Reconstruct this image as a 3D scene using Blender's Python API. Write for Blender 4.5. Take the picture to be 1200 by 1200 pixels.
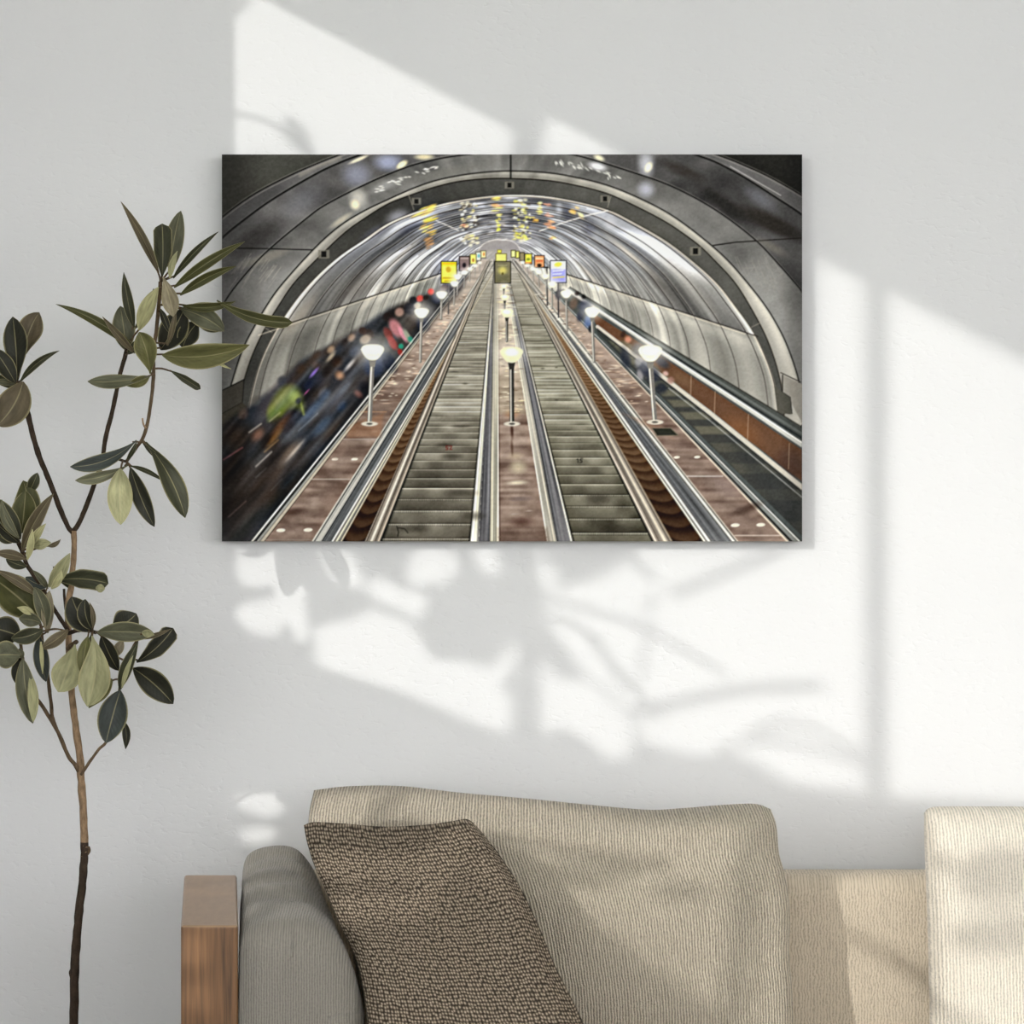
import bpy, bmesh, math, random
import numpy as np
from mathutils import Vector, Matrix, noise

for _o in list(bpy.data.objects):
    bpy.data.objects.remove(_o, do_unlink=True)
scene = bpy.context.scene
COL = scene.collection

# ---------------------------------------------------------------- camera, sky, sun, exposure
D, CZ, FPX = 4.4, 1.294, 3300.0            # camera distance from the wall, its height, focal length in pixels of 1200
cam_d = bpy.data.cameras.new('camera')
cam = bpy.data.objects.new('camera', cam_d); COL.objects.link(cam)
cam.location = (0, -D, CZ); cam.rotation_euler = (math.pi / 2, 0, 0)
cam_d.sensor_width = 36; cam_d.lens = 36 * FPX / 1200; cam_d.clip_start = .05
scene.camera = cam

SUN_A, SUN_B = .7, .37                      # the sun moves .7 to the right and .37 down for each metre towards the wall
SDIR = Vector((SUN_A, 1, -SUN_B)).normalized()
sun_d = bpy.data.lights.new('sun', 'SUN'); sun_d.energy = SUN_E = 1.62; sun_d.angle = math.radians(.6); sun_d.color = (1, .985, .95)
sun = bpy.data.objects.new('sun', sun_d); COL.objects.link(sun)
sun.location = (-5, -6, 5); sun.rotation_euler = SDIR.to_track_quat('-Z', 'Y').to_euler()

world = bpy.data.worlds.new('sky'); scene.world = world; world.use_nodes = True
bg = world.node_tree.nodes['Background']
bg.inputs[0].default_value = (.975, .985, 1.0, 1); bg.inputs[1].default_value = 5.75

scene.view_settings.view_transform = 'Standard'; scene.view_settings.look = 'None'
scene.view_settings.gamma = 1; scene.view_settings.use_curve_mapping = False
scene.view_settings.exposure = 0.0
try:
    scene.cycles.max_bounces = 8; scene.cycles.diffuse_bounces = 5; scene.cycles.use_denoising = True
except Exception: pass

# ---------------------------------------------------------------- helpers
def P(px, py, y):
    """The point at depth y that the camera sees at pixel (px, py) of 1200."""
    d = D + y
    return Vector(((px - 600) * d / FPX, y, CZ - (py - 600) * d / FPX))

def lin(c):
    c = [v / 255 for v in c]
    return tuple(v / 12.92 if v <= .04045 else ((v + .055) / 1.055) ** 2.4 for v in c)

def empty(name, label=None, cat=None, loc=(0, 0, 0), group=None):
    o = bpy.data.objects.new(name, None); COL.objects.link(o); o.location = loc
    o.empty_display_size = .05
    tag(o, label, cat, group); return o

def tag(o, label=None, cat=None, group=None, kind=None):
    if label: o['label'] = label
    if cat: o['category'] = cat
    if group: o['group'] = group
    if kind: o['kind'] = kind
    return o

def link(name, me, mats, parent=None, smooth=True, label=None):
    o = bpy.data.objects.new(name, me); COL.objects.link(o)
    for m in (mats if isinstance(mats, (list, tuple)) else [mats]): me.materials.append(m)
    if smooth: me.polygons.foreach_set('use_smooth', [True] * len(me.polygons))
    if parent:
        o.parent = parent
        bpy.context.view_layer.update()
        o.matrix_parent_inverse = parent.matrix_world.inverted()
    if label: o['label'] = label
    return o

def mesh_py(name, verts, faces, uvs=None, cols=None, mat_ids=None):
    me = bpy.data.meshes.new(name); me.from_pydata([tuple(v) for v in verts], [], faces); me.update()
    if uvs is not None:
        ul = me.uv_layers.new(name='UVMap'); li = np.zeros(len(me.loops), np.int32); me.loops.foreach_get('vertex_index', li)
        ul.data.foreach_set('uv', np.asarray(uvs, np.float32)[li].ravel())
    if cols is not None:
        at = me.color_attributes.new('tint', 'FLOAT_COLOR', 'POINT'); at.data.foreach_set('color', np.asarray(cols, np.float32).ravel())
    if mat_ids is not None: me.polygons.foreach_set('material_index', mat_ids)
    return me

def from_bm(name, bm):
    bmesh.ops.recalc_face_normals(bm, faces=bm.faces)
    me = bpy.data.meshes.new(name); bm.to_mesh(me); bm.free(); return me

def bm_box(bm, x0, x1, y0, y1, z0, z1, bev=0, seg=3):
    r = bmesh.ops.create_cube(bm, size=1, matrix=Matrix.LocRotScale(((x0 + x1) / 2, (y0 + y1) / 2, (z0 + z1) / 2), None, (x1 - x0, y1 - y0, z1 - z0)))
    if bev:
        es = list({e for v in r['verts'] for e in v.link_edges})
        bmesh.ops.bevel(bm, geom=es, offset=bev, segments=seg, profile=.5, affect='EDGES')

def box(name, dims, mat, parent=None, bev=0, seg=3, smooth=False):
    bm = bmesh.new(); bm_box(bm, *dims, bev, seg); return link(name, from_bm(name, bm), mat, parent, smooth)

def tube_geo(V, Fc, pts, radii, n=10, lump=0.0, uvs=None, cols=None, col=None):
    pts = [Vector(p) for p in pts]; base = len(V); m = len(pts)
    up = Vector((0, 1, 0)); s = 0
    for i, p in enumerate(pts):
        t = (pts[min(i + 1, m - 1)] - pts[max(i - 1, 0)]).normalized()
        a = t.cross(up).normalized(); b = t.cross(a).normalized()
        if i: s += (p - pts[i - 1]).length
        for k in range(n):
            th = 2 * math.pi * k / n
            q = radii[i] * (1 + lump * noise.noise(p * 90 + Vector((math.cos(th), math.sin(th), 0)) * 1.3))
            V.append(p + (a * math.cos(th) + b * math.sin(th)) * q)
            if uvs is not None: uvs.append((k / n, s))
            if cols is not None: cols.append(col)
    for i in range(m - 1):
        for k in range(n):
            Fc.append((base + i * n + k, base + i * n + (k + 1) % n, base + (i + 1) * n + (k + 1) % n, base + (i + 1) * n + k))
    Fc.append(tuple(base + k for k in range(n))[::-1]); Fc.append(tuple(base + (m - 1) * n + k for k in range(n)))

def spl(pts, n=6):
    return [tuple(q) for q in catmull(pts, n)]

# ---------------------------------------------------------------- materials
def new_mat(name, rough=.8, spec=.3):
    m = bpy.data.materials.new(name); m.use_nodes = True
    nt = m.node_tree; b = nt.nodes['Principled BSDF']
    b.inputs['Roughness'].default_value = rough; b.inputs['Specular IOR Level'].default_value = spec
    return m, nt, b
def N(nt, typ, **kw):
    n = nt.nodes.new(typ)
    for k, v in kw.items():
        if k in n.inputs: n.inputs[k].default_value = v
        else: setattr(n, k, v)
    return n
def ramp(nt, fac, stops):
    r = nt.nodes.new('ShaderNodeValToRGB'); e = r.color_ramp.elements
    while len(e) < len(stops): e.new(.5)
    for i, (p, c) in enumerate(stops): e[i].position = p; e[i].color = (*c, 1)
    nt.links.new(fac, r.inputs[0]); return r.outputs[0]
def bump(nt, b, h, strength, dist, chain=None):
    n = nt.nodes.new('ShaderNodeBump'); n.inputs['Strength'].default_value = strength; n.inputs['Distance'].default_value = dist
    nt.links.new(h, n.inputs['Height'])
    if chain: nt.links.new(chain, n.inputs['Normal'])
    nt.links.new(n.outputs[0], b.inputs['Normal']); return n.outputs[0]
def mth(nt, op, a, b=None, clamp=False):
    n = nt.nodes.new('ShaderNodeMath'); n.operation = op; n.use_clamp = clamp
    for i, v in enumerate((a, b)):
        if v is None: continue
        if isinstance(v, (int, float)): n.inputs[i].default_value = v
        else: nt.links.new(v, n.inputs[i])
    return n.outputs[0]
def mapped(nt, src, scale=(1, 1, 1), rot=(0, 0, 0)):
    tc = nt.nodes.new('ShaderNodeTexCoord'); mp = nt.nodes.new('ShaderNodeMapping')
    mp.inputs['Scale'].default_value = scale; mp.inputs['Rotation'].default_value = rot
    nt.links.new(tc.outputs[src], mp.inputs[0]); return mp.outputs[0]
def flat(name, rgb, rough=.8, spec=.3):
    m, nt, b = new_mat(name, rough, spec); tx = N(nt, 'ShaderNodeTexNoise', Scale=14.0, Detail=4.0)
    c = lin(rgb); nt.links.new(ramp(nt, tx.outputs[0], [(.3, tuple(v * .92 for v in c)), (.7, tuple(min(1, v * 1.06) for v in c))]), b.inputs['Base Color']); return m

WALL_ALB = .70
def plaster():
    m, nt, b = new_mat('wall_plaster', .95, .1)
    v = mapped(nt, 'Object', (1, 1, 1))
    n1 = N(nt, 'ShaderNodeTexNoise', Scale=2.0, Detail=3.0); nt.links.new(v, n1.inputs['Vector'])
    w = WALL_ALB
    nt.links.new(ramp(nt, n1.outputs[0], [(.3, (w * .985, w * .985, w * .98)), (.7, (w * 1.012, w * 1.01, w * 1.002))]), b.inputs['Base Color'])
    v2 = mapped(nt, 'Object', (1.0, 1, 1.7), (0, math.radians(35), 0))
    n2 = N(nt, 'ShaderNodeTexNoise', Scale=62.0, Detail=3.0, Roughness=.5, Distortion=.6); nt.links.new(v2, n2.inputs['Vector'])
    dent = ramp(nt, n2.outputs[0], [(.30, (0, 0, 0)), (.44, (.8, .8, .8)), (.75, (1, 1, 1))])
    ch = bump(nt, b, dent, .2, .0026)
    n3 = N(nt, 'ShaderNodeTexNoise', Scale=260.0, Detail=3.0); nt.links.new(v2, n3.inputs['Vector'])
    bump(nt, b, n3.outputs[0], .12, .001, ch)
    return m
M_WALL = plaster()
M_CEIL = flat('ceiling_paint', (225, 224, 221), .95, .1)
M_FLOOR = flat('floor_dark_oak', (66, 54, 46), .5, .3)
M_FRAME = flat('window_frame_white', (215, 213, 208), .5, .4)

def rib_fabric(name, rgb, pitch, strength, dist, wob=1.0, lo=.62, hi=1.1):
    m, nt, b = new_mat(name, .95, .15); b.inputs['Sheen Weight'].default_value = .15
    v = mapped(nt, 'UV')
    sx = nt.nodes.new('ShaderNodeSeparateXYZ'); nt.links.new(v, sx.inputs[0])
    nz = N(nt, 'ShaderNodeTexNoise', Scale=.09, Detail=4.0); nt.links.new(v, nz.inputs['Vector'])
    mp = N(nt, 'ShaderNodeMapping'); mp.inputs['Scale'].default_value = (.55, .09, 1); nt.links.new(v, mp.inputs[0])
    nb = N(nt, 'ShaderNodeTexNoise', Scale=1.0, Detail=3.0, Roughness=.6); nt.links.new(mp.outputs[0], nb.inputs['Vector'])
    ph = mth(nt, 'ADD', mth(nt, 'MULTIPLY', sx.outputs[0], 2 * math.pi / pitch), mth(nt, 'MULTIPLY', nz.outputs[0], 9.0 * wob))
    ph = mth(nt, 'ADD', ph, mth(nt, 'MULTIPLY', nb.outputs[0], 5.0 * wob))
    s = mth(nt, 'ADD', mth(nt, 'MULTIPLY', mth(nt, 'SINE', ph), .5), .5)
    g = N(nt, 'ShaderNodeTexNoise', Scale=.42, Detail=4.0, Roughness=.65); nt.links.new(v, g.inputs['Vector'])
    h = mth(nt, 'ADD', mth(nt, 'MULTIPLY', s, .55), mth(nt, 'MULTIPLY', g.outputs[0], 1.0))
    c = lin(rgb)
    nt.links.new(ramp(nt, h, [(.36, tuple(q * lo for q in c)), (.75, c), (1.0, tuple(min(.95, q * hi) for q in c))]), b.inputs['Base Color'])
    bump(nt, b, h, strength, dist)
    return m
M_RIB = rib_fabric('ribbed_beige_fabric', (180, 169, 151), 3.5, 1.0, .0034, .55, .42, 1.35)
M_RIB_PALE = rib_fabric('ribbed_cream_fabric', (222, 213, 197), 3.6, .8, .0026, .55, .6, 1.15)
M_ARM = rib_fabric('plain_grey_beige_fabric', (130, 125, 116), 2.7, .7, .0018, .5, .7, 1.2)
M_BACK = rib_fabric('sofa_back_fabric', (194, 181, 161), 3.6, .5, .0015, 1.5)

def knit():
    m, nt, b = new_mat('chunky_brown_weave', .95, .15)
    v = mapped(nt, 'UV', (1 / 3.05, 1 / 4.4, 1))
    nz = N(nt, 'ShaderNodeTexNoise', Scale=.16, Detail=2.0); nt.links.new(v, nz.inputs['Vector'])
    mx = nt.nodes.new('ShaderNodeVectorMath'); mx.operation = 'MULTIPLY_ADD'
    nt.links.new(nz.outputs[1], mx.inputs[0]); mx.inputs[1].default_value = (.5, 1.6, 0); nt.links.new(v, mx.inputs[2])
    vo = N(nt, 'ShaderNodeTexVoronoi', Scale=1.0, Randomness=.34); vo.voronoi_dimensions = '2D'; nt.links.new(mx.outputs[0], vo.inputs['Vector'])
    r2 = N(nt, 'ShaderNodeTexNoise', Scale=.9, Detail=2.0); nt.links.new(v, r2.inputs['Vector'])
    d = mth(nt, 'ADD', vo.outputs['Distance'], mth(nt, 'MULTIPLY', mth(nt, 'SUBTRACT', r2.outputs[0], .5), .3))
    nt.links.new(ramp(nt, d, [(.10, lin((180, 165, 146))), (.34, lin((116, 103, 87))), (.58, lin((52, 45, 38)))]), b.inputs['Base Color'])
    bump(nt, b, mth(nt, 'SUBTRACT', 1.0, d), .9, .004)
    return m
M_KNIT = knit()

def wood(name, dark, light, rot=(0, 0, 0), rough=.45):
    m, nt, b = new_mat(name, rough, .4)
    v = mapped(nt, 'Object', (60, 60, 2.2), rot)
    n1 = N(nt, 'ShaderNodeTexNoise', Scale=1.0, Detail=5.0, Roughness=.65, Distortion=.3); nt.links.new(v, n1.inputs['Vector'])
    v2 = mapped(nt, 'Object', (240, 240, 5), rot)
    n2 = N(nt, 'ShaderNodeTexNoise', Scale=1.0, Detail=3.0); nt.links.new(v2, n2.inputs['Vector'])
    h = mth(nt, 'ADD', mth(nt, 'MULTIPLY', n1.outputs[0], .75), mth(nt, 'MULTIPLY', n2.outputs[0], .25))
    nt.links.new(ramp(nt, h, [(.34, lin(dark)), (.5, tuple((p + q) / 2 for p, q in zip(lin(dark), lin(light)))), (.66, lin(light))]), b.inputs['Base Color'])
    bump(nt, b, h, .15, .001); return m
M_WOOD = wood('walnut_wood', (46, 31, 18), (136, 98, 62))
M_WOOD_TOP = flat('lit_wood_top', (150, 122, 94), .32, .5)  # arm's top face, paler to carry the light it reflects

def leaf_mat():
    m, nt, b = new_mat('leaf', .55, .25)
    at = nt.nodes.new('ShaderNodeVertexColor'); at.layer_name = 'tint'
    v = mapped(nt, 'UV'); sx = nt.nodes.new('ShaderNodeSeparateXYZ'); nt.links.new(v, sx.inputs[0])
    au = mth(nt, 'ABSOLUTE', sx.outputs[0])
    rib_ = mth(nt, 'SUBTRACT', 1.0, mth(nt, 'MULTIPLY', au, 15.0), True)
    edge = mth(nt, 'MULTIPLY', mth(nt, 'SUBTRACT', au, .86), 9.0, True)
    line_ = mth(nt, 'MAXIMUM', mth(nt, 'MULTIPLY', rib_, .45), mth(nt, 'MULTIPLY', edge, .6))
    wv = mth(nt, 'SINE', mth(nt, 'SUBTRACT', mth(nt, 'MULTIPLY', sx.outputs[1], 70.0), mth(nt, 'MULTIPLY', au, 16.0)))
    nz = N(nt, 'ShaderNodeTexNoise', Scale=3.0, Detail=4.0); nt.links.new(v, nz.inputs['Vector'])
    sc = mth(nt, 'ADD', mth(nt, 'MULTIPLY', nz.outputs[0], 1.5), .25)
    mul = nt.nodes.new('ShaderNodeMix'); mul.data_type = 'RGBA'; mul.blend_type = 'MULTIPLY'; mul.inputs[0].default_value = 1
    nt.links.new(at.outputs[0], mul.inputs[6])
    cb = nt.nodes.new('ShaderNodeCombineColor')
    for i in range(3): nt.links.new(sc, cb.inputs[i])
    nt.links.new(cb.outputs[0], mul.inputs[7])
    mx = nt.nodes.new('ShaderNodeMix'); mx.data_type = 'RGBA'
    nt.links.new(line_, mx.inputs[0]); nt.links.new(mul.outputs[2], mx.inputs[6]); mx.inputs[7].default_value = (*lin((176, 166, 122)), 1)
    nt.links.new(mx.outputs[2], b.inputs['Base Color'])
    bump(nt, b, mth(nt, 'ADD', mth(nt, 'MULTIPLY', wv, .25), nz.outputs[0]), .25, .0015)
    return m
M_LEAF = leaf_mat()
def bark():
    m, nt, b = new_mat('bark', .85, .2)
    at = nt.nodes.new('ShaderNodeVertexColor'); at.layer_name = 'tint'
    v = mapped(nt, 'Object', (160, 160, 60)); nz = N(nt, 'ShaderNodeTexNoise', Scale=1.0, Detail=4.0, Roughness=.7); nt.links.new(v, nz.inputs['Vector'])
    sc = mth(nt, 'ADD', mth(nt, 'MULTIPLY', nz.outputs[0], 2.4), -.2)
    cb = nt.nodes.new('ShaderNodeCombineColor')
    for i in range(3): nt.links.new(sc, cb.inputs[i])
    mul = nt.nodes.new('ShaderNodeMix'); mul.data_type = 'RGBA'; mul.blend_type = 'MULTIPLY'; mul.inputs[0].default_value = 1
    nt.links.new(at.outputs[0], mul.inputs[6]); nt.links.new(cb.outputs[0], mul.inputs[7]); nt.links.new(mul.outputs[2], b.inputs['Base Color'])
    bump(nt, b, nz.outputs[0], .5, .002); return m
M_BARK = bark()
M_POT = flat('stoneware', (176, 170, 160), .8, .2); M_SOIL = flat('soil', (60, 48, 38), .95, .1)
M_GARDEN_LEAF = flat('garden_leaf', (70, 92, 48), .6, .2); M_GRASS = flat('lawn', (92, 112, 64), .95, .1)
M_GARDEN_BARK = flat('garden_bark', (96, 80, 64), .9, .1)
def print_mat():
    m, nt, b = new_mat('canvas_print', .8, .12)
    at = nt.nodes.new('ShaderNodeVertexColor'); at.layer_name = 'print'
    nt.links.new(at.outputs[0], b.inputs['Base Color'])
    v = mapped(nt, 'Object', (900, 900, 900)); nz = N(nt, 'ShaderNodeTexNoise', Scale=1.0, Detail=1.0); nt.links.new(v, nz.inputs['Vector'])
    bump(nt, b, nz.outputs[0], .05, .0005); return m
M_PRINT = print_mat(); M_CANVAS = flat('canvas_edge', (70, 68, 64), .9, .1)
# ---------------------------------------------------------------- the escalator picture printed on the canvas
PX0, PY0, PW, PH, SS = 260.0, 181.0, 680.0, 454.0, 2

def smooth(a, b, x):
    t = np.clip((x - a) / (b - a + 1e-9), 0, 1)
    return t * t * (3 - 2 * t)

def lattice(rng_seed, n=256):
    return np.random.RandomState(rng_seed).rand(n, n).astype(np.float32)

def vnoise(u, v, seed):
    g = lattice(seed)
    iu = np.floor(u).astype(int); iv = np.floor(v).astype(int)
    fu = u - iu; fv = v - iv
    fu = fu * fu * (3 - 2 * fu); fv = fv * fv * (3 - 2 * fv)
    a = g[iu % 256, iv % 256]; b = g[(iu + 1) % 256, iv % 256]
    c = g[iu % 256, (iv + 1) % 256]; d = g[(iu + 1) % 256, (iv + 1) % 256]
    return (a * (1 - fu) + b * fu) * (1 - fv) + (c * (1 - fu) + d * fu) * fv

def catmull(pts, n=8):
    p = [np.array(q, float) for q in pts]
    p = [2 * p[0] - p[1]] + p + [2 * p[-1] - p[-2]]
    out = []
    for i in range(1, len(p) - 2):
        for k in range(n):
            t = k / n
            out.append(0.5 * (2 * p[i] + (p[i + 1] - p[i - 1]) * t + (2 * p[i - 1] - 5 * p[i] + 4 * p[i + 1] - p[i + 2]) * t * t
                              + (3 * p[i] - p[i - 1] - 3 * p[i + 1] + p[i + 2]) * t ** 3))
    out.append(p[-2])
    return np.array(out)

class Paper:
    def __init__(self):
        self.w, self.h = int(PW * SS), int(PH * SS)
        xs = PX0 + (np.arange(self.w) + .5) / SS
        ys = PY0 + (np.arange(self.h) + .5) / SS
        self.X, self.Y = np.meshgrid(xs.astype(np.float32), ys.astype(np.float32))
        self.im = np.zeros((self.h, self.w, 3), np.float32)

    def win(self, x0, y0, x1, y1):
        c0 = max(0, int((x0 - PX0) * SS)); c1 = min(self.w, int((x1 - PX0) * SS) + 2)
        r0 = max(0, int((y0 - PY0) * SS)); r1 = min(self.h, int((y1 - PY0) * SS) + 2)
        if c1 <= c0 or r1 <= r0: return None
        return (slice(r0, r1), slice(c0, c1))

    def mix(self, w, a, col):
        col = np.asarray(col, np.float32)
        self.im[w] += (col - self.im[w]) * a[..., None]

    def polymask(self, w, pts, soft):
        X, Y = self.X[w], self.Y[w]
        ins = np.zeros(X.shape, bool); d = np.full(X.shape, 1e9)
        n = len(pts)
        for i in range(n):
            x1, y1 = pts[i]; x2, y2 = pts[(i + 1) % n]
            if y1 != y2:
                c = ((y1 > Y) != (y2 > Y)) & (X < (x2 - x1) * (Y - y1) / (y2 - y1) + x1)
                ins ^= c
            ex, ey = x2 - x1, y2 - y1
            L = ex * ex + ey * ey + 1e-9
            t = np.clip(((X - x1) * ex + (Y - y1) * ey) / L, 0, 1)
            d = np.minimum(d, (X - x1 - t * ex) ** 2 + (Y - y1 - t * ey) ** 2)
        d = np.sqrt(d) * np.where(ins, 1, -1)
        return smooth(-soft, soft, d)

    def poly(self, pts, col, a=1.0, soft=.4):
        pts = np.asarray(pts, float)
        m = soft + 1
        w = self.win(pts[:, 0].min() - m, pts[:, 1].min() - m, pts[:, 0].max() + m, pts[:, 1].max() + m)
        if w: self.mix(w, a * self.polymask(w, pts, soft), col)

    def line(self, pts, w0, col, a=1.0, w1=None, soft=.5):
        pts = np.asarray(pts, float); w1 = w0 if w1 is None else w1
        n = len(pts) - 1
        m = max(w0, w1) + soft + 1
        w = self.win(pts[:, 0].min() - m, pts[:, 1].min() - m, pts[:, 0].max() + m, pts[:, 1].max() + m)
        if not w: return
        r0, c0 = w[0].start, w[1].start
        best = np.full(self.X[w].shape, -1e9, np.float32)
        for i in range(n):
            (x1, y1), (x2, y2) = pts[i], pts[i + 1]
            v = self.win(min(x1, x2) - m, min(y1, y2) - m, max(x1, x2) + m, max(y1, y2) + m)
            if not v: continue
            X, Y = self.X[v], self.Y[v]
            ex, ey = x2 - x1, y2 - y1
            t = np.clip(((X - x1) * ex + (Y - y1) * ey) / (ex * ex + ey * ey + 1e-9), 0, 1)
            d = np.sqrt((X - x1 - t * ex) ** 2 + (Y - y1 - t * ey) ** 2)
            hw = (w0 + (w1 - w0) * (i + t) / n) / 2
            b = best[v[0].start - r0:v[0].stop - r0, v[1].start - c0:v[1].stop - c0]
            np.maximum(b, (hw - d)[:b.shape[0], :b.shape[1]], out=b)
        self.mix(w, a * smooth(-soft, soft, best), col)

    def blob(self, cx, cy, rx, ry, col, a=1.0, ang=0.0, hard=.5):
        m = max(rx, ry) * 1.1
        w = self.win(cx - m, cy - m, cx + m, cy + m)
        if not w: return
        c, s = math.cos(ang), math.sin(ang)
        dx, dy = self.X[w] - cx, self.Y[w] - cy
        q = np.sqrt(((dx * c + dy * s) / rx) ** 2 + ((-dx * s + dy * c) / ry) ** 2)
        self.mix(w, a * (1 - smooth(hard, 1.0, q)), col)

def paint_print():
    P = Paper(); X, Y = P.X, P.Y
    full = (slice(None), slice(None))
    VX, VY = 588.0, 297.0
    F = catmull([(230, 281), (260.7, 254), (297.5, 227.4), (340, 205.5), (368, 193.4), (396.6, 182), (450, 165), (600, 140), (760, 158), (838, 180.7), (874, 194.8), (902.5, 208), (940, 229.5), (980, 256)])
    E = catmull([(230, 310), (260.7, 278.4), (283, 260), (311.7, 238.7), (340, 221), (375.4, 201), (396.6, 191.3), (420.7, 182), (470, 168), (600, 152), (750, 164), (821.7, 183.5), (851.5, 196.2), (881, 213), (909.6, 231.7), (940, 251.5), (980, 284)])
    Dc = catmull([(235, 410), (260.7, 358), (280.5, 330), (311.7, 295.4), (361.2, 254.3), (382.5, 239.4), (425, 217.5), (460.4, 202), (488.7, 192), (524, 184.2), (552, 180.7), (600, 176), (640, 178), (673, 181.4), (708, 191.3), (736.7, 200.5), (775, 213.2), (810, 229.5), (845.8, 250.8), (885.5, 281.2), (909.6, 306.7), (930, 330), (945, 350), (975, 410)])
    C = catmull([(262, 480), (270.6, 451.8), (283.3, 412), (297.5, 383.8), (316, 352.7), (333, 330), (368.3, 291.2), (396.7, 265.7), (425, 248), (453.3, 234.5), (495.8, 216), (538.3, 205.5), (590.7, 200.2), (644.6, 202.6), (680, 209), (708.3, 216), (736.7, 226.7), (775, 245), (803.3, 263.5), (834.5, 288.3), (854.3, 306.7), (874.2, 329.4), (896.8, 358.3), (913.8, 386.7), (925.2, 412.2), (936.5, 447.6), (944, 490)])
    B = catmull([(274, 490), (286, 444.7), (296, 415), (311.7, 382.4), (327.3, 357), (345.7, 330), (379.7, 295.4), (403.8, 272.7), (425, 257.4), (453.3, 239.5), (478.8, 229.5), (510, 219), (538.3, 212.5), (566.7, 209.7), (593.6, 209), (637.5, 211), (665.8, 215.4), (694, 221.7), (722.5, 231), (775, 257), (803.3, 275.6), (821.8, 289.7), (838.8, 306.7), (860, 329.4), (877, 355.5), (895.4, 389.5), (906.7, 417.8), (913.8, 443.3), (917, 462), (920, 500)])
    A = catmull([(286, 505), (290.4, 485), (296, 457.5), (304.6, 426.3), (318.8, 395), (340, 361), (366, 329), (396.7, 301), (425, 282), (453.3, 262), (487.3, 248), (524, 237.3), (559.6, 231), (595, 228), (637.5, 229.5), (680, 236.6), (715.4, 246.5), (736.7, 257), (775, 278.4), (803.3, 299), (838.8, 330), (860, 357), (881.3, 386.7), (895.4, 415), (906.8, 447.6), (911.7, 483), (914, 505)])
    def relax(c):
        for _ in range(6): c = np.concatenate([c[:1], (c[:-2] + 2 * c[1:-1] + c[2:]) / 4, c[-1:]])
        return c
    A, B, C, Dc, E, F = [relax(c) for c in (A, B, C, Dc, E, F)]
    dx, dy = X - VX, Y - VY
    th = np.arctan2(-dy, dx); r = np.hypot(dx, dy)
    th = np.where(th < -math.pi / 2, th + 2 * math.pi, th)
    def radial(cv):
        a = np.arctan2(-(cv[:, 1] - VY), cv[:, 0] - VX); a = np.where(a < -math.pi / 2, a + 2 * math.pi, a)
        q = np.hypot(cv[:, 0] - VX, cv[:, 1] - VY); o = np.argsort(a)
        return np.interp(th, a[o], q[o])
    rA, rB, rC, rD, rE, rF = [radial(c) for c in (A, B, C, Dc, E, F)]
    side = np.cos(th)                                           # -1 left, +1 right
    def setz(m, col): P.im[m] = col[m] if isinstance(col, np.ndarray) else np.asarray(col, np.float32)
    def grey(v, tint=(1.0, .98, .94)):
        return np.stack([v * tint[0], v * tint[1], v * tint[2]], -1).astype(np.float32)
    # outside corners
    n0 = vnoise(X / 60, Y / 50, 1)
    base = grey(np.where(X < 600, 58 + 14 * n0, 30 + 14 * n0), (1, .98, .9))
    P.im[:] = base
    P.blob(330, 195, 70, 40, (78, 78, 72), .7, hard=.1)
    # panel F..E
    n = vnoise(th * 9, r / 40, 2)
    setz(r < rF, grey(74 + 40 * n + 10 * (1 - np.abs(side)), (1, .98, .97)))
    # panel E..D : smoky reflections
    n = vnoise(th * 7 + 3, r / 55, 3) * .6 + vnoise(th * 19, r / 30, 4) * .4
    v = 66 + 62 * n
    v = np.where(X > 700, v - 22 * smooth(700, 800, X), v)
    setz(r < rE, grey(v, (1, .98, .965)))
    P.blob(355, 235, 42, 22, (120, 120, 124), .55, -.6, .1); P.blob(300, 280, 50, 20, (50, 48, 46), .65, -.6, .2)
    P.blob(418, 205, 26, 22, (150, 152, 168), .7, 0, .1); P.blob(455, 190, 26, 16, (170, 175, 200), .75, 0, .1)
    P.blob(497, 184, 16, 5, (226, 214, 176), .7, 0, .2); P.blob(471, 193, 10, 5, (250, 236, 190), .95, -.6, .3)
    P.blob(420, 187, 17, 3, (235, 225, 200), .7, -.4, .3)
    P.blob(890, 232, 34, 13, (112, 112, 118), .6, .6, .1); P.blob(850, 240, 60, 12, (40, 38, 36), .75, .6, .2)
    P.blob(905, 262, 60, 14, (44, 40, 36), .8, .45, .3); P.blob(800, 200, 40, 10, (56, 52, 48), .7, .4, .2)
    P.blob(757, 192, 14, 26, (200, 200, 205), .75, 0, .1); P.blob(760, 196, 6, 9, (248, 240, 205), .9, .5, .2); P.blob(702, 185, 10, 5, (225, 218, 190), .8, .4, .2)
    P.blob(560, 184, 20, 6, (190, 190, 210), .8, -.1, .2); P.blob(560, 184, 9, 3, (240, 215, 170), .8, -.2, .2)
    # panel D..C
    u = (r - rC) / (rD - rC + 1e-6)
    n = vnoise(th * 8 + 9, r / 45, 5) * .55 + vnoise(th * 25, r / 14, 6) * .2
    low = smooth(285, 330, Y)
    v = 82 + 62 * n + 12 * low + 16 * np.clip(1 - u, 0, 1)
    setz((r < rD), grey(v, (1, .985, .955)))
    top = smooth(300, 190, Y)
    P.blob(420, 232, 16, 18, (205, 200, 190), .75, -.5, .1); P.blob(416, 240, 8, 9, (238, 226, 196), .8, -.6, .2)
    P.blob(400, 258, 22, 5, (190, 182, 165), .7, -.6, .2)
    P.blob(520, 203, 70, 9, (120, 118, 112), .7, -.2, .2); P.blob(452, 217, 30, 9, (170, 168, 165), .6, -.4, .1)
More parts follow.
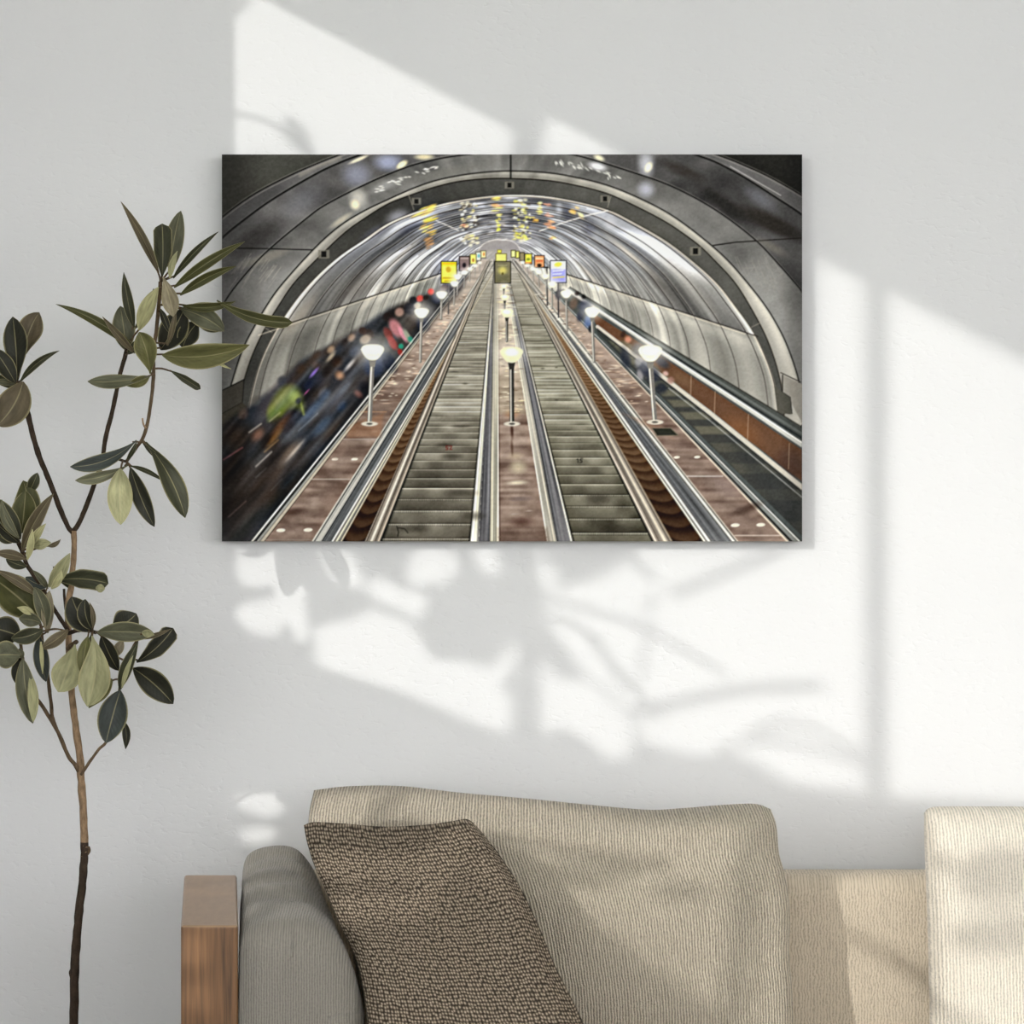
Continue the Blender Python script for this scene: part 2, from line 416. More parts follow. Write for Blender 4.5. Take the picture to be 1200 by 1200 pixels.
    for k in range(26):
        q = np.random.RandomState(40 + k); t = q.rand()
        P.blob(440 + 72 * t, 219 - 26 * t + 7 * q.rand(), 3 + 3 * q.rand(), 1.3, (215, 212, 205), .75, -.4 + q.rand(), .2)
        P.blob(650 + 76 * t, 185 + 20 * t + 8 * q.rand(), 3 + 3 * q.rand(), 1.3, (210, 208, 200), .7, .3 + q.rand(), .2)
    P.blob(700, 195, 16, 7, (235, 232, 235), .9, .25, .1); P.blob(757, 222, 15, 14, (185, 185, 195), .75, .3, .1)
    P.blob(800, 250, 26, 12, (130, 128, 124), .5, .6, .1); P.blob(312, 302, 40, 8, (128, 124, 116), .8, -.35, .3)
    for k in range(30):
        q = np.random.RandomState(80 + k)
        x0 = 268 + 70 * q.rand(); y0 = 296 + 30 * q.rand()
        P.line([(x0, y0 + 14), (x0 + 10, y0)], .9, (165, 160, 150), .35)
        x0 = 846 + 60 * q.rand(); P.line([(x0, 298 + 34 * q.rand()), (x0 + 12, 314 + 34 * q.rand())], .9, (150, 146, 138), .3)
    # longitudinal seam of the outer panels
    P.line([(275, 291), (312, 291.5), (368, 293), (379, 294)], 1.3, (34, 32, 30), .9)
    P.line([(821, 289), (834, 288), (862, 284), (885, 282.5), (940, 279)], 1.4, (40, 37, 34), .9)
    P.blob(905, 290, 30, 8, (120, 115, 106), .5, .5, .1)
    for cv, wd in ((F, 1.6), (E, 2.4), (Dc, 1.7)):
        P.line(cv + np.array([0, -1.6]), 1.2, (150, 146, 140), .35)
        P.line(cv, wd, (30, 28, 27), .9)
    P.line([(856, 195), (882, 210), (915, 229)], 1.0, (175, 172, 168), .7)
    P.line(F + np.array([1, 2.2]), 1.4, (160, 155, 145), .35)
    P.line([(352, 205), (372, 195), (398, 185)], 4.5, (140, 135, 125), .5, soft=2)
    # rim C..B
    u = (r - rB) / (rC - rB + 1e-6)
    v = 128 + 40 * smooth(0, .8, u) * smooth(1.2, .7, u) + 26 * (vnoise(th * 11, r * 0, 7) - .5) + 18 * smooth(300, 380, Y) - 20 * smooth(230, 205, Y) + 12 * np.clip(side, 0, 1)
    setz(r < rC, grey(v, (1, .975, .92)))
    P.line(C, 1.6, (36, 33, 30), .85)
    # dark rib B..A
    v = 74 + 10 * vnoise(th * 14, r / 30, 8) + 14 * np.clip(side, 0, 1) - 12 * np.clip(-side, 0, 1) * smooth(330, 250, Y)
    setz(r < rB, grey(v, (1, .985, .93)))
    P.line(B, 1.5, (38, 34, 30), .8)
    P.line(B + np.array([0, -1.6]), 1.0, (190, 182, 165), .3)
    for (x, y, s) in ((488, 236, 4), (379.5, 298, 5), (709, 233, 4), (815, 294.5, 5), (597, 217, 4)):
        P.poly([(x - s - 1.5, y - s), (x + s + 1.5, y - s), (x + s + 1.5, y + s), (x - s - 1.5, y + s)], (120, 116, 106), .8)
        P.poly([(x - s * .6, y - s * .7), (x + s * .6, y - s * .7), (x + s * .6, y + s * .7), (x - s * .6, y + s * .7)], (38, 36, 34), .95)
    for (x, y, x2, y2) in ((479, 229, 485, 246), (716, 230, 712, 243), (310, 384, 319, 390), (880, 384, 890, 379)):
        P.line([(x, y), (x2, y2)], 1, (140, 134, 122), .7)
    # inner vault in perspective
    k = r / rA
    kk = np.clip(k, .02, 1)
    lk = np.log(kk)
    deep = smooth(.75, .15, kk)
    s1 = vnoise(lk * 17 + 50, th * 2.2 + 20 + lk * 1.5, 9); s2 = vnoise(lk * 60 + 50, th * 4 + 7 + lk * 3, 10); s3 = vnoise(lk * 7 + 50, th * 4 + 2, 11)
    fw = .10 + .24 * smooth(.95, .45, kk)
    st = (.60 - fw) * s1 + fw * s2 + .40 * s3
    v = 84 + 150 * (st - .22) + 34 * deep + 10 * smooth(.85, 1, kk)
    hi = smooth(.52, .8, s1) * smooth(.3, .75, s3)
    v = v + 62 * hi + 34 * (s2 - .5) * smooth(.95, .5, kk)
    blue = smooth(.35, .7, s3) * smooth(250, 400, 1000 - Y)
    t = grey(v, (1, .985, .955))
    cool = (smooth(340, 290, Y) * .06)[..., None] * np.array([-.3, 0, 1.0])
    t = t * (1 + cool)
    setz(k < 1, t.astype(np.float32))
    # lower lining panels below the long seam
    ang = np.arctan2(-dy, np.abs(dx))
    lower = (k < 1) & (ang < -.315) & (Y > 312)
    pb = vnoise(lk * 9.6 + 50, th * 2, 12)
    v2 = 122 + 60 * (pb - .3) + 34 * smooth(.6, .9, s1) + (10 + 30 * smooth(.7, .3, kk)) * (s2 - .5) + 28 * deep + 22 * smooth(-.315, -.345, ang) * smooth(-.40, -.345, ang)
    v2 = v2 + np.where(X > 588, 14, -2)
    setz(lower, grey(v2, (1, .98, .925)))
    # soft lights and darks sampled on the lining
    for (x, y, rx, ry, a0, c, al) in ((420, 335, 60, 20, -.75, (92, 86, 80), .5), (350, 372, 46, 12, -.9, (166, 156, 142), .6), (466, 255, 22, 14, -.4, (190, 190, 200), .6),
            (440, 272, 30, 10, -.5, (98, 98, 110), .6), (480, 268, 26, 9, -.5, (70, 72, 84), .55), (500, 285, 40, 6, -.7, (66, 62, 60), .55), (470, 300, 50, 6, -.75, (200, 192, 182), .5),
            (440, 345, 60, 7, -.8, (200, 192, 180), .45), (665, 250, 8, 18, 0, (84, 86, 98), .6), (690, 268, 12, 14, 0, (90, 92, 104), .55), (655, 246, 6, 14, 0, (205, 206, 215), .6),
            (715, 262, 10, 12, 0, (200, 198, 200), .5), (790, 315, 60, 15, .75, (172, 168, 162), .55), (740, 300, 60, 6, .7, (226, 218, 204), .6), (700, 285, 40, 5, .7, (90, 88, 88), .5),
            (820, 350, 60, 14, .85, (150, 146, 140), .5), (775, 335, 60, 10, .8, (96, 92, 88), .5), (690, 322, 40, 5, .75, (215, 206, 192), .5)):
        P.blob(x, y, rx, ry, c, al, a0, .05)
    ks = [.965, .86, .757, .682, .612, .55, .495, .446, .40, .36, .325, .29, .262, .236, .21, .19, .17, .15]
    for i, q in enumerate(ks):
        cv = np.array([VX, VY]) + q * (A - np.array([VX, VY]))
        cv = cv[(cv[:, 1] < 330 + 175 * q)]
        P.line(cv, max(.7, 1.25 * q), (48, 44, 42), .75 if i < 6 else .5, soft=.45)
        P.line(cv + np.array([0, -1.3]), .8, (215, 208, 196), .3, soft=.5)
    inner_edge = A * 1.0
    P.line(VX * 0 + inner_edge + np.array([0, 1.6]), 2.2, (205, 196, 180), .7, soft=.9)
    P.line(inner_edge, 1.0, (50, 46, 42), .7)
    for sgn, sl in ((-1, .33), (1, .325)):
        P.line([(VX + sgn * 70, VY + 70 * sl), (VX + sgn * (272 if sgn < 0 else 300), VY + (272 if sgn < 0 else 300) * sl)], 1.4, (58, 54, 50), .75)
        P.line([(VX + sgn * 70, VY + 70 * sl + 1.8), (VX + sgn * 285, VY + 285 * sl + 2)], 1.6, (222, 212, 192), .45)
    P.line([(632, 271), (660, 261), (690, 252), (712, 247)], 1.6, (222, 218, 212), .75); P.line([(511, 258.5), (537, 270)], 1.5, (222, 218, 212), .7)
    # coloured reflections of the posters on the crown
    rs = np.random.RandomState(5)
    def refl(x0, x1, y0, y1, cols, n, a, h=2.6, wd=(4, 12)):
        for i in range(n):
            x = x0 + (x1 - x0) * rs.rand(); y = y0 + (y1 - y0) * rs.rand()
            P.blob(x, y, wd[0] + (wd[1] - wd[0]) * rs.rand(), h * (.5 + rs.rand()), cols[rs.randint(len(cols))], a, (588 - x) * -.0045, .3)
    refl(540, 560, 236, 288, [(235, 228, 205), (250, 248, 240), (90, 84, 80), (190, 180, 150), (225, 215, 150)], 80, .75, 1.8, (2, 5))
    refl(602, 622, 234, 284, [(225, 220, 190), (240, 236, 220), (92, 86, 80), (200, 190, 130), (220, 215, 120)], 80, .7, 1.8, (2, 5))
    refl(574, 590, 234, 276, [(150, 145, 140), (120, 116, 112), (210, 200, 190)], 30, .5, 1.5, (3, 8))
    for (x, y, w2, h2, c) in ((499, 251, 17, 4.5, (236, 196, 110)), (501, 243.5, 14, 2.5, (240, 200, 100)), (502, 259, 12, 3, (246, 190, 80)), (500, 265, 10, 2.3, (226, 178, 88)), (502, 273, 10, 2.6, (232, 190, 92)), (502, 281, 8, 3, (188, 142, 92)), (503, 288, 6, 4, (176, 136, 98)),
            (583, 233, 8, 3, (244, 214, 120)), (583, 240, 8, 1.6, (214, 158, 110)), (583, 245, 8, 2.4, (246, 216, 130)), (584, 252, 6, 2, (240, 222, 140)), (584, 259, 4, 3, (230, 214, 110)), (584, 267, 4, 3.6, (232, 222, 90)),
            (631, 241, 5, 5, (244, 226, 150)), (632, 249, 5, 2.6, (236, 220, 130)), (628, 257, 6, 3, (236, 180, 90)), (643, 252, 6, 2.6, (214, 160, 140)), (645, 261, 8, 3.4, (228, 160, 120)), (645, 266, 7, 1.5, (220, 140, 100)), (675, 245, 8, 5, (214, 176, 110)), (678, 253, 7, 3, (226, 200, 150)), (648, 279, 6, 1.6, (240, 190, 130)), (606, 276, 4, 4, (214, 206, 90)), (616, 278, 3, 4, (206, 200, 100)), (641, 240, 6, 1.5, (190, 140, 120)), (545, 265, 6, 2, (206, 150, 120))):
        q_ = np.random.RandomState(int(x * 7 + y))
        for _ in range(6): P.blob(x + (q_.rand() - .5) * w2 * 1.1, y + (q_.rand() - .5) * h2 * 1.7, w2 * (.5 + .4 * q_.rand()), .9 + h2 * .28, np.clip(np.array(c) * (.82 + .36 * q_.rand()) + 12, 0, 255), .6, (588 - x) * -.0045, .25)
    for i in range(9):
        q = .93 - .07 * i
        cv = np.array([VX, VY]) + q * (A - np.array([VX, VY])); cv = cv[(cv[:, 0] > 480) & (cv[:, 0] < 690) & (cv[:, 1] < 300)]
        if len(cv) > 2: P.line(cv, .8, (70, 60, 50), .5)
    # far end of the tunnel
    P.blob(587, 293, 62, 26, (196, 188, 178), .35, 0, .1)
    P.poly(catmull([(560.5, 295), (566, 287.5), (576, 283), (587, 281.8), (598, 283.2), (606, 288), (609.5, 295)], 5), (158, 152, 148))
    P.line(catmull([(560.5, 293), (566, 286.5), (576, 282), (587, 280.8), (598, 282), (606, 287), (610, 294)], 5), 1.2, (205, 198, 190), .8)
    P.poly([(556, 293), (613, 293), (640, 330), (540, 330)], (168, 162, 152), .8, 2)
    # outer wall foot on the left and right
    P.poly([(255, 462), (270.6, 452), (286, 445), (284, 474), (262, 486), (255, 490)], (84, 80, 72)); P.line([(258, 459), (286, 445)], 1.2, (36, 34, 32)); P.line([(286, 445), (284, 472), (255, 488)], 1.2, (50, 47, 43))
    P.poly([(284, 472), (256, 488), (256, 520), (300, 520), (292, 480)], (76, 72, 62), 1, 1)
    P.poly([(917, 440), (937, 449), (942, 452), (942, 500), (926, 470), (917, 460)], (150, 145, 136)); P.line([(915, 437), (938, 448)], 1.1, (70, 66, 60)); P.line([(917, 440), (917, 460), (926, 466), (928, 485)], 1.2, (60, 57, 52))
    P.poly([(907, 452), (917, 460), (926, 466), (927, 486), (911, 484)], (92, 90, 82))
    # ------------------------------------------------ right hand far escalator
    def yl(p, q, x): return p[1] + (q[1] - p[1]) * (x - p[0]) / (q[0] - p[0])
    w1, w2 = (775, 401), (911, 483)
    P.poly([(668, 337), (775, 401), (911, 483), (942, 503), (942, 640), (700, 640), (640, 345)], (84, 86, 82), 1, .6)
    P.line([(668, 336.5), (775, 401), (911, 483), (942, 502)], 1.4, (60, 58, 52), .8)
    P.line([(668, 340), (775, 405), (885, 474), (942, 510)], 3.0, (120, 122, 118), .6); P.line([(690, 356), (775, 408), (885, 479), (942, 515)], 2.2, (52, 54, 54), .8)
    P.line([(660, 337), (775, 413), (885.5, 485), (942, 523)], 4.4, (190, 186, 178), .95, 6.0); P.line([(660, 339), (775, 416), (885.5, 488.5), (942, 527)], 1.2, (96, 92, 88), .8)
    P.line([(700, 362), (775, 411.5), (885.5, 483), (942, 520.5)], 1.2, (244, 240, 232), .8)
    bp = [(690, 364), (775, 418), (885, 491), (942, 529), (942, 566), (831, 480), (783, 444), (700, 383)]
    P.poly(bp, (104, 78, 60), 1, .6); P.blob(870, 505, 40, 22, (132, 94, 64), .6, .6, .1); P.blob(800, 445, 24, 10, (120, 98, 76), .6, .6, .1); P.blob(925, 545, 30, 26, (74, 56, 50), .6, .6, .2)
    for x, y in ((810, 441), (838, 459), (877, 486), (925, 520)): P.line([(x, y), (x - 1, y + 30)], .9, (168, 146, 122), .7)
    P.poly([(700, 383), (783.5, 446), (831.7, 482), (942, 572), (942, 640), (936, 634), (783.5, 485), (700, 408)], (70, 70, 66), 1, .6)
    for i in range(16):
        q = 1 / (1 / 330 + i * 4.2e-4); y = 297 + q
        xa = 604 + (936 - 604) * (y - 297) / 337 + 8; xb = xa + q * .20
        P.poly([(xa, y), (xb, y), (xb - 10 * q / 200, y - q * .045), (xa - 8 * q / 200, y - q * .045)], (112, 108, 92), .35 if y > 520 else .7, 1.6)
    P.poly([(860, 520), (942, 585), (942, 640), (900, 600)], (52, 54, 54), .6, 14)
    P.line([(700, 383), (783.5, 447), (831.7, 484), (942, 573)], 4.0, (188, 180, 168), .95, 5.5); P.line([(700, 386), (783.5, 451), (831.7, 488.5), (942, 579)], 1.8, (60, 58, 56), .9); P.line([(783.5, 455), (831.7, 493), (942, 585)], 1.2, (170, 168, 164), .7)
    # ------------------------------------------------ the long bands running up: x at y=634 and x at y=485
    def xb(b, y): return b[1] + (b[0] - b[1]) * (y - 485) / 149.0
    yb = Y
    bands = [((296, 415), (310, 424), (128, 124, 116)), ((310, 424), (366, 460), (124, 106, 95)), ((366, 460), (377, 469), (150, 147, 140)), ((377, 469), (389, 478), (96, 96, 95)), ((389, 478), (401, 484), (150, 146, 136)),
             ((401, 484), (428, 493), (88, 68, 50)), ((428, 493), (446, 504), (128, 118, 106)), ((446, 504), (551, 564), (114, 109, 97)), ((551, 564), (561, 569), (176, 172, 162)), ((561, 569), (574, 576), (110, 108, 108)),
             ((574, 576), (584, 583.6), (172, 166, 150)), ((584, 583.6), (641, 617), (134, 116, 104)), ((641, 617), (653, 625), (166, 160, 148)), ((653, 625), (670, 634), (104, 102, 102)), ((670, 634), (765, 690), (110, 106, 92)),
             ((765, 690), (787, 704), (128, 119, 108)), ((787, 704), (824, 721), (86, 66, 48)), ((824, 721), (834, 729), (160, 156, 148)), ((834, 729), (855, 738), (100, 100, 100)), ((855, 738), (864, 747), (158, 153, 144)),
             ((864, 747), (923, 782), (130, 112, 101)), ((923, 782), (937, 788), (120, 118, 112))]
    up = Y > 304
    mask_all = np.zeros(X.shape, bool)
    U = np.zeros(X.shape, np.float32); ID = np.full(X.shape, -1)
    for i, (l, rr, c) in enumerate(bands):
        a, b = xb(l, Y), xb(rr, Y)
        m = up & (X >= a) & (X < b)
        P.im[m] = c; ID[m] = i; U[m] = ((X - a) / (b - a + 1e-6))[m]
    far = smooth(430, 312, Y)
    P.im[ID >= 0] += (np.array([178, 172, 160]) - P.im[ID >= 0]) * (far[ID >= 0] * .55)[:, None]
    near = smooth(520, 634, Y)
    # metal bands: lengthwise streaks
    s = vnoise(U * 7, ID * 3.3 + Y / 90, 13)
    for i in (0, 2, 3, 4, 8, 9, 10, 12, 13, 17, 18, 19, 21, 6, 15):
        m = ID == i
        P.im[m] *= (.72 + .56 * s[m])[:, None]
    # marble / lacquer decks with cross reflections
    rip = vnoise(X / 46, (Y * 1.0) ** 1.0 / 3.4, 14) * .6 + vnoise(X / 20, Y / 7.0, 15) * .4
    for i, amp in ((1, 60), (11, 95), (20, 60)):
        m = ID == i
        g = amp * (rip - .5) * (1 - .45 * near) + 26 * smooth(480, 400, Y)
        P.im[m] += g[m][:, None] * np.array([1, 1, .95])
    mot = vnoise(X / 26, Y / 16, 61) * .5 + vnoise(X / 9, Y / 5, 62) * .5
    for i in (1, 11, 20):
        m = ID == i
        P.im[m] += (44 * (mot - .5))[m][:, None] * np.array([1, .96, .9])
    # brown balustrades with step reflections
    for i in (5, 16):
        m = ID == i
        q = 1.0 / np.clip(Y - 297, 4, None)
        ph = (q - 1 / 334.6) / 1.6e-4
        stp = (ph + .35 * np.sin(U * 3)) % 1.0
        g = 30 * (smooth(0, .2, stp) * smooth(1, .3, stp) - .4) + 26 * smooth(500, 420, Y) - 34 * smooth(520, 620, Y)
        P.im[m] += g[m][:, None] * np.array([1, .9, .75])
        e = (smooth(.2, .0, stp) * 34 * smooth(560, 430, Y)); P.im[m] += e[m][:, None] * np.array([1, .9, .7])
    # steps
    for i, off, yend in ((7, 1 / 334.6, 0), (14, 1 / 328.0, 0)):
        m = ID == i
        q = 1.0 / np.clip(Y - 297, 5, None)
        ph = (q - off) / 1.6e-4
        f = 1 - (ph % 1.0)                                       # 0 at the top edge, 1 at the foot of each riser
        stepn = np.floor(ph)
        rnd = lattice(33)[(stepn.astype(int) * 7) % 256, i]
        blotch = vnoise(X / 17, stepn * 5.1 + 80 + (f * .8), 16)
        lit = 8 + 34 * smooth(560, 450, Y) - 24 * smooth(540, 634, Y) - 20 * smooth(440, 370, Y) + 18 * smooth(350, 310, Y)
        g = lit + 26 * (rnd - .5) + 40 * (blotch - .5) - 22 * f
        strong = smooth(340, 420, Y)
        g = g * (1) + (smooth(.14, .02, f) * 62 - smooth(.86, 1.0, f) * 30) * (.25 + .75 * strong)
        fold = smooth(.0, .05, U) * smooth(1.0, .97, U)
        P.im[m] += g[m][:, None] * np.array([1, .985, .93]); P.im[m] *= (.45 + .55 * fold[m])[:, None]
        # serrated comb edge on the nearest steps
        cb = (np.sin(X * 3.3) > 0) & (f < .16) & (Y > 580)
        P.im[m & cb] *= .72
    # hard edge lines along the bands
    def ray(b, w0, col, a=1.0, y0=306, w_top=.5):
        P.line([(xb(b, y), y) for y in np.linspace(636, y0, 15)], w0, col, a, w_top)
    for b, w, c, a in (((296, 415), 2.2, (214, 210, 202), .9), ((299.5, 418), 2.4, (30, 30, 30), .85), ((290, 411), 4, (60, 62, 60), .8), ((308, 423), 3, (176, 166, 150), .85), ((310.5, 425), .9, (60, 50, 44), .8),
            ((366.5, 461), 1.3, (206, 200, 188), .8), ((369, 463), 1.0, (50, 48, 46), .8), ((374, 467), 3.2, (186, 182, 174), .8), ((378, 470), 1.4, (48, 46, 46), .8), ((390, 479), 1.6, (228, 222, 206), .9), ((392.5, 480.5), .9, (60, 56, 52), .8), ((395, 482), 1.3, (222, 212, 184), .9), ((398, 483), .9, (70, 64, 56), .8), ((400.5, 484.5), 1.2, (196, 182, 156), .8),
            ((430, 494), 1.6, (70, 60, 52), .7), ((435.5, 497.5), 3.0, (206, 198, 184), .85), ((440, 500), 1.6, (78, 70, 62), .7), ((444, 502.5), 1.3, (190, 178, 160), .8), ((446.5, 504.5), 2.0, (30, 28, 24), .85),
            ((551, 564), 1.2, (54, 50, 46), .7), ((553, 565.5), 2.0, (226, 220, 206), .9), ((557, 567.5), 1.6, (236, 228, 200), .8), ((560, 569), 1.0, (60, 58, 58), .7), ((573.5, 575.8), 1.0, (58, 56, 54), .8), ((583.8, 583.6), 1.5, (236, 230, 214), .9), ((586, 585), 1.0, (56, 44, 38), .6),
            ((641.5, 617.5), 1.5, (230, 224, 208), .9), ((653, 625), 1.2, (52, 52, 54), .8), ((656, 627), 1.0, (150, 150, 150), .6), ((669.5, 634), 2.2, (206, 200, 186), .95), ((672, 635.5), 1.4, (34, 32, 28), .8),
            ((764.5, 690), 2.4, (30, 27, 24), .9), ((768, 692), 1.6, (200, 192, 178), .9), ((772, 694.5), 1.5, (80, 72, 64), .7), ((779, 698.5), 3.0, (200, 190, 172), .8), ((784, 702), 1.5, (84, 74, 64), .7), ((787, 704), 1.0, (180, 160, 130), .7),
            ((824.5, 721.5), 1.4, (214, 204, 180), .9), ((827, 724), .9, (64, 58, 52), .8), ((830, 726), 1.6, (230, 224, 208), .9), ((833, 728.5), 1.0, (64, 62, 60), .8), ((856, 739), 1.2, (44, 44, 46), .8), ((859, 742), 2.6, (206, 202, 196), .85), ((862, 745), 1.0, (50, 46, 44), .8), ((864, 747), 1.0, (206, 196, 180), .7),
            ((922, 781.5), 2.4, (196, 186, 170), .9), ((926.5, 784), 2.6, (38, 40, 40), .9), ((931, 786), 2.0, (120, 124, 122), .8), ((936, 789), 1.5, (222, 222, 216), .9), ((942, 793), 4.5, (92, 98, 96), .7)):
        ray(b, w, c, a)
    # deck joints, studs, grate, reflections on the lacquer
    for x0, x1, y in ((321, 417, 515), (365, 411, 562.5), (310, 365, 633), (404, 414, 484)): pass
    P.line([(402, 515), (441, 515)], 1, (176, 166, 156), .7); P.line([(365, 562), (410, 562)], 1, (186, 176, 164), .8); P.line([(311, 633), (366, 633)], 1, (140, 128, 116), .7)
    P.line([(805, 558.5), (847, 558.5)], 1.2, (196, 188, 180), .85); P.line([(861, 628), (915, 628)], 1.2, (190, 176, 164), .8); P.line([(584, 630), (641, 630)], 1.1, (150, 136, 122), .7)
    P.line([(422, 483), (453, 483)], 1, (176, 140, 110), .7)
    P.poly([(404, 500), (450, 484), (446, 512), (408, 514)], (150, 110, 82), .45, 3); P.poly([(730, 485), (775, 500), (790, 515), (756, 500)], (150, 118, 96), .4, 3)
    for x, y, w in ((392.5, 538.5, 4.5), (415.5, 538.5, 4.5), (329, 622, 6), (361, 621.5, 6), (793, 536.3, 4.2), (817, 536, 4.2), (861.5, 616, 6), (891.5, 615.5, 6)):
        P.blob(x, y, w, w * .42, (206, 196, 182), .95, -.06, .75)
    P.poly([(764, 502), (786, 502), (795, 510.5), (770, 511)], (58, 56, 48)); P.line([(764, 502), (786, 502), (795, 510.5), (770, 511), (764, 502)], 1, (120, 112, 96), .8)
    P.blob(345, 600, 24, 7, (66, 48, 40), .6, -.2, .1); P.blob(875, 597, 28, 8, (66, 50, 42), .7, -.35, .1); P.blob(850, 570, 30, 16, (140, 124, 120), .4, .5, .1)
    P.blob(385, 585, 26, 14, (128, 108, 96), .5, -.8, .1); P.blob(400, 530, 18, 8, (138, 118, 106), .5, -.8, .1)
    for (x, y, rx, ry, c, a) in ((607, 548, 16, 12, (222, 212, 182), .55), (606, 566, 18, 4, (232, 224, 200), .6), (604, 535, 14, 6, (190, 172, 146), .5), (600, 505, 3, 14, (60, 36, 26), .7), (600, 525, 2.5, 14, (78, 56, 44), .6), (610, 585, 20, 4, (120, 106, 104), .5), (612, 612, 22, 10, (74, 50, 42), .55), (620, 599, 8, 1.2, (176, 160, 148), .7), (603, 603, 8, 1.2, (160, 146, 136), .6), (600, 485, 14, 8, (150, 104, 70), .5)):
        P.blob(x, y, rx, ry, c, a, -.05, .1)
    P.poly([(584, 620), (641, 620), (646, 640), (584, 640)], (60, 42, 34), .45, 5)
    for (x, y, rx, ry) in ((520, 522, 16, 4), (530, 535, 18, 5), (540, 578, 28, 7), (555, 605, 20, 8), (540, 500, 18, 2.5), (480, 620, 30, 7), (545, 450, 6, 1.6), (532, 436, 8, 1.5), (636, 432, 4, 1.4), (652, 431, 3, 1.2), (652, 469, 4, 1.2), (700, 585, 24, 10), (720, 620, 30, 8)):
        P.blob(x, y, rx, ry, (52, 48, 40), .5, 0, .1)
    red = (110, 48, 42)
    for st_ in ([(525.5, 523), (522.8, 523), (522.6, 525), (525, 525.4), (525, 527), (522.4, 527.3)], [(526.8, 523.4), (528.6, 522.8), (529.4, 524), (527, 527), (529.8, 527)]): P.line(st_, .9, red, .9, soft=.35)
    for st_ in ([(676, 538.6), (677.4, 538), (677.4, 542.4)], [(682.8, 538), (680, 538), (680, 540), (682, 540), (682.2, 542), (679.6, 542.4)]): P.line(st_, .9, (40, 38, 34), .85, soft=.35)
    P.line([(465, 617), (467, 624), (466, 629)], 1.2, (34, 32, 28), .8); P.line([(467, 619), (474, 620), (478, 625)], 1.2, (34, 32, 28), .7)
    # upper flights go hazy with light
    P.poly([(573, 306), (604, 306), (640, 360), (556, 360)], (150, 143, 130), .25, 12)
    for y, x0, x1, v in ((346, 568, 579, 150), (358, 562, 579, 165), (372, 556, 578, 150), (343, 604, 618, 160), (356, 606, 624, 170), (374, 612, 634, 165), (389, 614, 640, 150)):
        P.line([(x0, y), (x1, y)], 3, (v, v - 6, v - 20), .45, soft=2)
    P.poly([(582, 330), (596, 330), (617, 485), (584, 485)], (206, 198, 172), .38, 3)
    rs = np.random.RandomState(9)
    for i in range(110):
        y = 335 + 150 * rs.rand(); wd = 2 + 6 * rs.rand(); x = 585 + (14 + 18 * (y - 335) / 150) * rs.rand()
        P.blob(x, y, wd, .9, [(236, 230, 206), (110, 92, 76), (226, 214, 170)][rs.randint(3)], .6, 0, .2)
        y = 345 + 130 * rs.rand(); f = (y - 297) / 188; x = 588 + (747 - 588 + 35 * rs.rand()) * f
        P.blob(x, y, 2 + 9 * f * rs.rand(), 1.0, [(236, 226, 206), (120, 98, 84), (220, 196, 170)][rs.randint(3)], .55, 0, .2)
        x = 580 - (580 - 424 - 34 * rs.rand()) * f
        P.blob(x, y, 2 + 9 * f * rs.rand(), 1.0, [(230, 220, 200), (110, 88, 74), (216, 190, 166)][rs.randint(3)], .55, 0, .2)
    # ------------------------------------------------ crowd on the left, smeared along the stairs
    def smear(x, y, L, w, col, a=.8, ang=-.86, hard=.1): P.blob(x, y, L, w, col, a, ang, hard)
    P.poly([(255, 500), (290, 478), (320, 455), (350, 425), (385, 405), (420, 385), (455, 362), (500, 345), (535, 325), (548, 322), (540, 340), (500, 385), (455, 432), (425, 475), (292, 640), (255, 640)], (58, 56, 57), .95, 5)
    P.poly([(255, 515), (285, 492), (340, 520), (330, 580), (255, 640)], (46, 40, 37), .85, 12)
    for (x, y, L, w, c, a) in ((275, 520, 40, 16, (52, 46, 42), .7), (300, 535, 30, 16, (78, 78, 78), .6), (270, 600, 40, 14, (38, 32, 30), .8), (285, 620, 50, 12, (66, 68, 66), .6), (320, 590, 50, 10, (44, 44, 42), .7), (345, 560, 50, 10, (30, 28, 26), .8),
            (345, 500, 34, 16, (84, 90, 98), .6), (368, 480, 34, 12, (98, 108, 122), .7), (395, 470, 34, 12, (70, 78, 92), .7), (378, 500, 26, 8, (112, 124, 140), .6), (400, 440, 30, 16, (40, 42, 50), .8), (372, 445, 18, 15, (74, 78, 92), .7),
            (336, 470, 20, 18, (132, 138, 80), .6), (344, 466, 12, 8, (176, 184, 112), .7), (328, 484, 18, 8, (118, 132, 50), .7), (322, 492, 12, 12, (54, 50, 40), .7), (330, 498, 26, 7, (128, 92, 62), .7), (338, 500, 16, 9, (60, 42, 34), .5),
            (342, 530, 30, 10, (138, 122, 108), .7), (346, 528, 22, 3, (180, 164, 146), .6), (302, 510, 14, 9, (146, 108, 90), .65), (322, 513, 22, 5, (150, 116, 74), .5), (370, 428, 8, 8, (90, 70, 60), .5), (368, 437, 12, 3, (150, 122, 196), .8), (360, 459, 9, 1.5, (190, 110, 150), .8),
            (395, 424, 10, 11, (62, 48, 40), .8), (398, 440, 8, 9, (176, 136, 106), .75), (388, 418, 12, 4, (196, 176, 146), .6), (410, 428, 14, 4, (196, 192, 190), .6), (383, 412, 12, 6, (52, 44, 40), .7), (405, 455, 20, 5, (98, 104, 114), .6), (420, 462, 6, 9, (156, 112, 100), .6), (425, 452, 10, 10, (36, 36, 42), .7)):
        smear(x, y, L, w, c, a)
    P.poly(catmull([(314, 494), (317, 474), (326, 458), (338, 451), (349, 454), (355, 466), (356, 482), (344, 478), (332, 480), (322, 490), (314, 494)], 5), (132, 140, 82), .6, 5)
